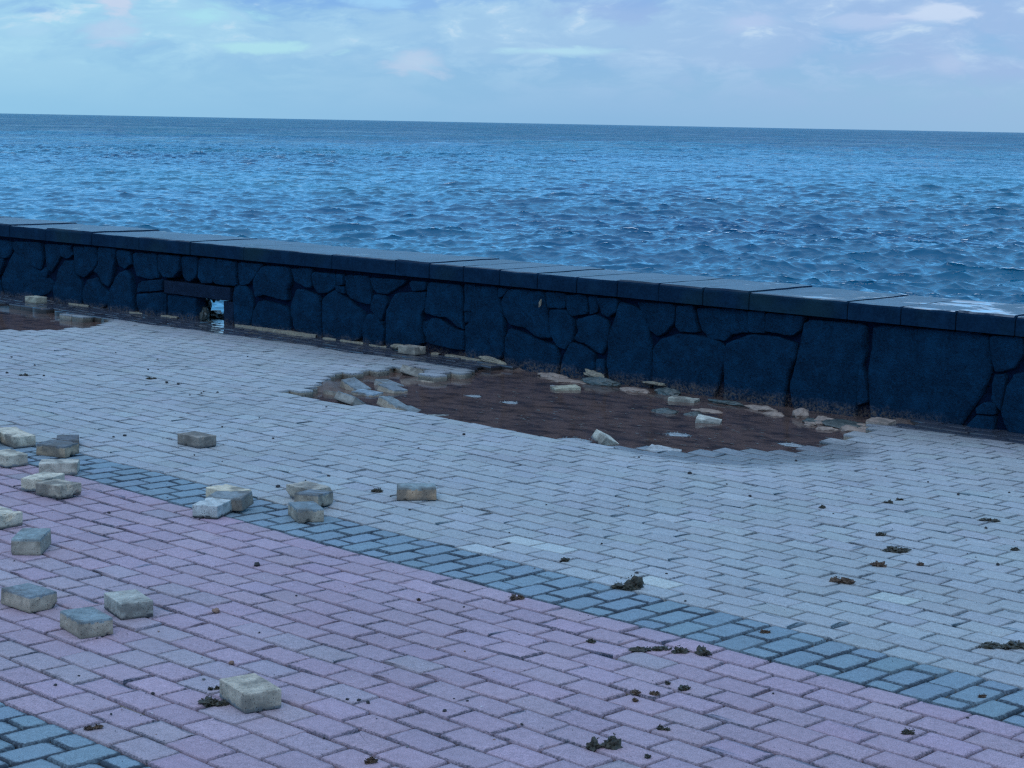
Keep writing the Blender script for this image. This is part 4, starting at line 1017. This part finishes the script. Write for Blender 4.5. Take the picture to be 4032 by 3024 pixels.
# ------------------------------------------------------------------ pebbles, stones and a snail shell
def pebble(label, x, y, w_, seed, mt, group):
    bm = bmesh.new(); rnd = random.Random(seed); r = w_ / 2
    lump(bm, (0, 0, r * .5), r, seed, .3, (1, rnd.uniform(.6, .95), rnd.uniform(.5, .75)), 2)
    o = bm_obj('pebble', bm, mt, None, False); o.location = (x, y, float(ground_h(x, y))); o.rotation_euler = (0, 0, rnd.uniform(0, 6))
    tag(o, label, 'pebble', group)
def zone(y): return 'pink' if Y_P0 < y < Y_PB else ('blue' if (Y_PB <= y < Y_PB + BW or y <= Y_P0) else 'pale')
for i, (x, y, w_) in enumerate(PEB):
    if i == 0: pebble('reddish brown pointed stone lying on the pink paving', x, y, w_ * 1.3, i, M_pebb, 'larger stones on the paving'); continue
    if i == 1: pebble('round pinkish brown stone on the pink paving behind the nearest block', x, y, w_ * 1.1, i, M_pebb, 'larger stones on the paving'); continue
    if i == 2: pebble('dark stone stuck in a joint of the pink paving', x, y, w_ * 1.1, i, M_peb, 'larger stones on the paving'); continue
    zn = zone(y)
    if y > 6.6: zn = 'far pale'
    pebble('small dark pebble on the %s paving' % zn, x, y, w_ * 1.05, 200 + i, M_pebg if i % 9 == 4 else M_peb, 'small dark pebbles on the %s paving' % zn)
# tiny grit, crumbs and shell chips nobody could count
gr = random.Random(9)
bms = {k: bmesh.new() for k in ('dark', 'brown', 'white')}
for _ in range(2600):
    u_ = gr.random(); v_ = gr.random()
    x = -13 + u_ * 12; y = 2.6 + v_ * 7.0
    if x < -y * 1.75 - 1 or x > -y * .45 + 1.2: continue
    k = 'dark' if gr.random() < .55 else ('brown' if gr.random() < .72 else 'white')
    if inpoly(np.array([x]), np.array([y]), HOLE1)[0] or inpoly(np.array([x]), np.array([y]), HOLE2)[0]: continue
    r = gr.uniform(.0008, .0026) * (1.25 if y > 6 else 1)
    if gr.random() < .03: r *= 2
    s3 = Matrix.Diagonal((gr.uniform(.7, 1.8), gr.uniform(.6, 1.1), .6, 1))
    bmesh.ops.create_icosphere(bms[k], subdivisions=1, radius=r, matrix=Matrix.Translation((x, y, float(ground_h(x, y)) + r * .4)) @ Matrix.Rotation(gr.uniform(0, 6), 4, 'Z') @ s3)
for k, mt, nm in (('dark', M_peb, 'dark_grit'), ('brown', M_pebb, 'brown_grit'), ('white', M_shell, 'shell_grit')):
    tag(bm_obj(nm, bms[k], mt), {'dark': 'fine dark grit strewn over the paving', 'brown': 'fine brown crumbs strewn over the paving', 'white': 'tiny white shell chips strewn over the paving'}[k], 'grit', kind='stuff')

# ------------------------------------------------------------------ sea
SEA = -3.0
M_sea, g = mat('sea_water')
P = g.n('ShaderNodeNewGeometry').outputs['Position']
Pm = P
a1 = g.noise(Pm, 1.1, 5, .62, .3); a2 = g.noise(Pm, 4.2, 4, .6, .4); a3 = g.noise(Pm, .22, 4, .6, .3)
cam_d = g.n('ShaderNodeVectorMath', {0: P}, operation='LENGTH').outputs[1]
pn = g.noise(P, .011, 5, .62); pn2 = g.noise(P, .05, 4, .6)
gust = g.mapr(g.math('ADD', pn, g.math('MULTIPLY', pn2, .6)), .62, .98, .45, 1.6)
farf = g.math('MULTIPLY', g.mapr(cam_d, 90, 600, 0, 1), gust)
hgt = g.math('ADD', g.math('MULTIPLY', a1, g.math('MULTIPLY', g.mapr(cam_d, 80, 500, .012, .5), gust)), g.math('MULTIPLY', a2, .018))
rn = g.noise(P, 1.5, 4, .55, .6); rdg = g.math('SUBTRACT', 1.0, g.math('MULTIPLY', g.math('ABSOLUTE', g.math('SUBTRACT', rn, .5)), 5.0))
hgt = g.math('ADD', hgt, g.math('MULTIPLY', rdg, .020))
hgt = g.math('ADD', hgt, g.math('MULTIPLY', g.math('MULTIPLY', a3, farf), 4.0))
tint = g.noise(P, .02, 4, .6)
c = g.mix(g.mapr(tint, .35, .65), (.002, .080, .170), (.004, .120, .190))
bp = g.n('ShaderNodeBump', {'Height': hgt, 'Distance': 1.0, 'Strength': 1.0})
fr = g.n('ShaderNodeFresnel', {'IOR': 1.34, 'Normal': bp.outputs[0]}).outputs[0]
fac = g.math('MULTIPLY', fr, g.mapr(cam_d, 120, 1100, 1.0, .74))      # steep far facets turn their fronts to the shore and mirror less
df = g.n('ShaderNodeBsdfDiffuse', {'Color': c})
gl = g.n('ShaderNodeBsdfGlossy', {'Color': (1, 1, 1, 1), 'Roughness': .07, 'Normal': bp.outputs[0]})
ms = g.n('ShaderNodeMixShader', {0: fac, 1: df.outputs[0], 2: gl.outputs[0]})
g.n('ShaderNodeOutputMaterial', {'Surface': ms.outputs[0]})
# wind waves as real geometry: a polar grid around the shore, finer near the wall
th0, th1, nth = R(-100), R(12), 1050
rr = [11.5]
def stp(r): return .3 if r < 42 else (.0015 * r if r < 300 else (.0023 * r if r < 520 else .0042 * r))
while rr[-1] < 3000: rr.append(rr[-1] + stp(rr[-1]))
rr = np.array(rr)
tt = np.linspace(th0, th1, nth)
core = (tt > R(-66)) & (tt < R(-22))
# spend most columns where waves can be seen, still covering the sides
u_ = np.linspace(0, 1, nth); dens = 1 + 5 * ((u_ > (R(-68) - th0) / (th1 - th0)) & (u_ < (R(-20) - th0) / (th1 - th0)))
cum = np.cumsum(dens); cum = (cum - cum[0]) / (cum[-1] - cum[0]); tt = np.interp(u_, cum, th0 + u_ * (th1 - th0))
RR, TT = np.meshgrid(rr, tt, indexing='ij')
X = (RR * np.sin(TT)).astype(np.float32); Y = (RR * np.cos(TT)).astype(np.float32)
spacing = np.broadcast_to(np.array([stp(r) for r in rr], np.float32)[:, None], RR.shape)
Z = np.zeros_like(X); DX = np.zeros_like(X); DY = np.zeros_like(X)
wr = np.random.default_rng(11)
wd0 = math.atan2(-1.0, .35)                 # travel direction, roughly toward the shore
patch = 1 + .5 * np.sin(X * .021 + Y * .013 + 1) * np.sin(Y * .017 - X * .009)
for i in range(90):
    lam = 7.0 * (0.30 / 7.0) ** (i / 89)
    lam *= wr.uniform(.9, 1.1)
    th_ = wd0 + wr.normal(0, .62)
    amp = .0078 * lam * (1.0 if lam < 1.3 else (1.3 / lam) ** .72) * wr.uniform(.5, 1.4)
    kx, ky = math.cos(th_) * 2 * math.pi / lam, math.sin(th_) * 2 * math.pi / lam
    ph = kx * X + ky * Y + wr.uniform(0, 6.28)
    at = np.clip((lam / spacing - 1.7) / 1.3, 0, 1).astype(np.float32) * amp * patch
    Z += at * np.sin(ph); DX += at * math.cos(th_) * np.cos(ph) * 1.4; DY += at * math.sin(th_) * np.cos(ph) * 1.4
for i in range(14):
    lam = 9.0 * 4.5 ** (i / 13) * wr.uniform(.9, 1.1); th_ = wd0 + wr.normal(0, .45); amp = .0028 * lam * wr.uniform(.6, 1.3)
    kx, ky = math.cos(th_) * 2 * math.pi / lam, math.sin(th_) * 2 * math.pi / lam
    at = np.clip((lam / spacing - 2.0) / 2, 0, 1).astype(np.float32) * amp
    Z += at * np.sin(kx * X + ky * Y + wr.uniform(0, 6.28))
V = np.stack([X + DX, Y + DY, Z + SEA], -1)
V[-1, :, 2] = SEA
V = V.reshape(-1, 3)
nr = len(rr); id_ = np.arange(nr * nth).reshape(nr, nth)
q = np.stack([id_[:-1, :-1], id_[1:, :-1], id_[1:, 1:], id_[:-1, 1:]], -1).reshape(-1, 4)
mx = V[q].mean(1); s, t = wall_st(mx[:, 0], mx[:, 1]); q = q[t > -.2]
# outer flat sheet to the horizon
n0 = len(V); rad = [3000, 4200, 6500, 12000, 40000]
ta = np.linspace(R(-178), R(-2) + math.pi * .0, 2)
out = []
tt2 = np.linspace(th0, th1, 160)
for r_ in rad:
    for a in tt2: out.append((r_ * math.sin(a), r_ * math.cos(a), SEA if r_ > 3000 else SEA - .05))
V = np.vstack([V, np.array(out, np.float32)])
id2 = n0 + np.arange(len(rad) * 160).reshape(len(rad), 160)
q2 = np.stack([id2[:-1, :-1], id2[1:, :-1], id2[1:, 1:], id2[:-1, 1:]], -1).reshape(-1, 4)
me = np_mesh('sea', V, [q[:, ::-1], q2[:, ::-1]])
o = link('sea', me, M_sea, smooth=True)
tag(o, kind='structure')
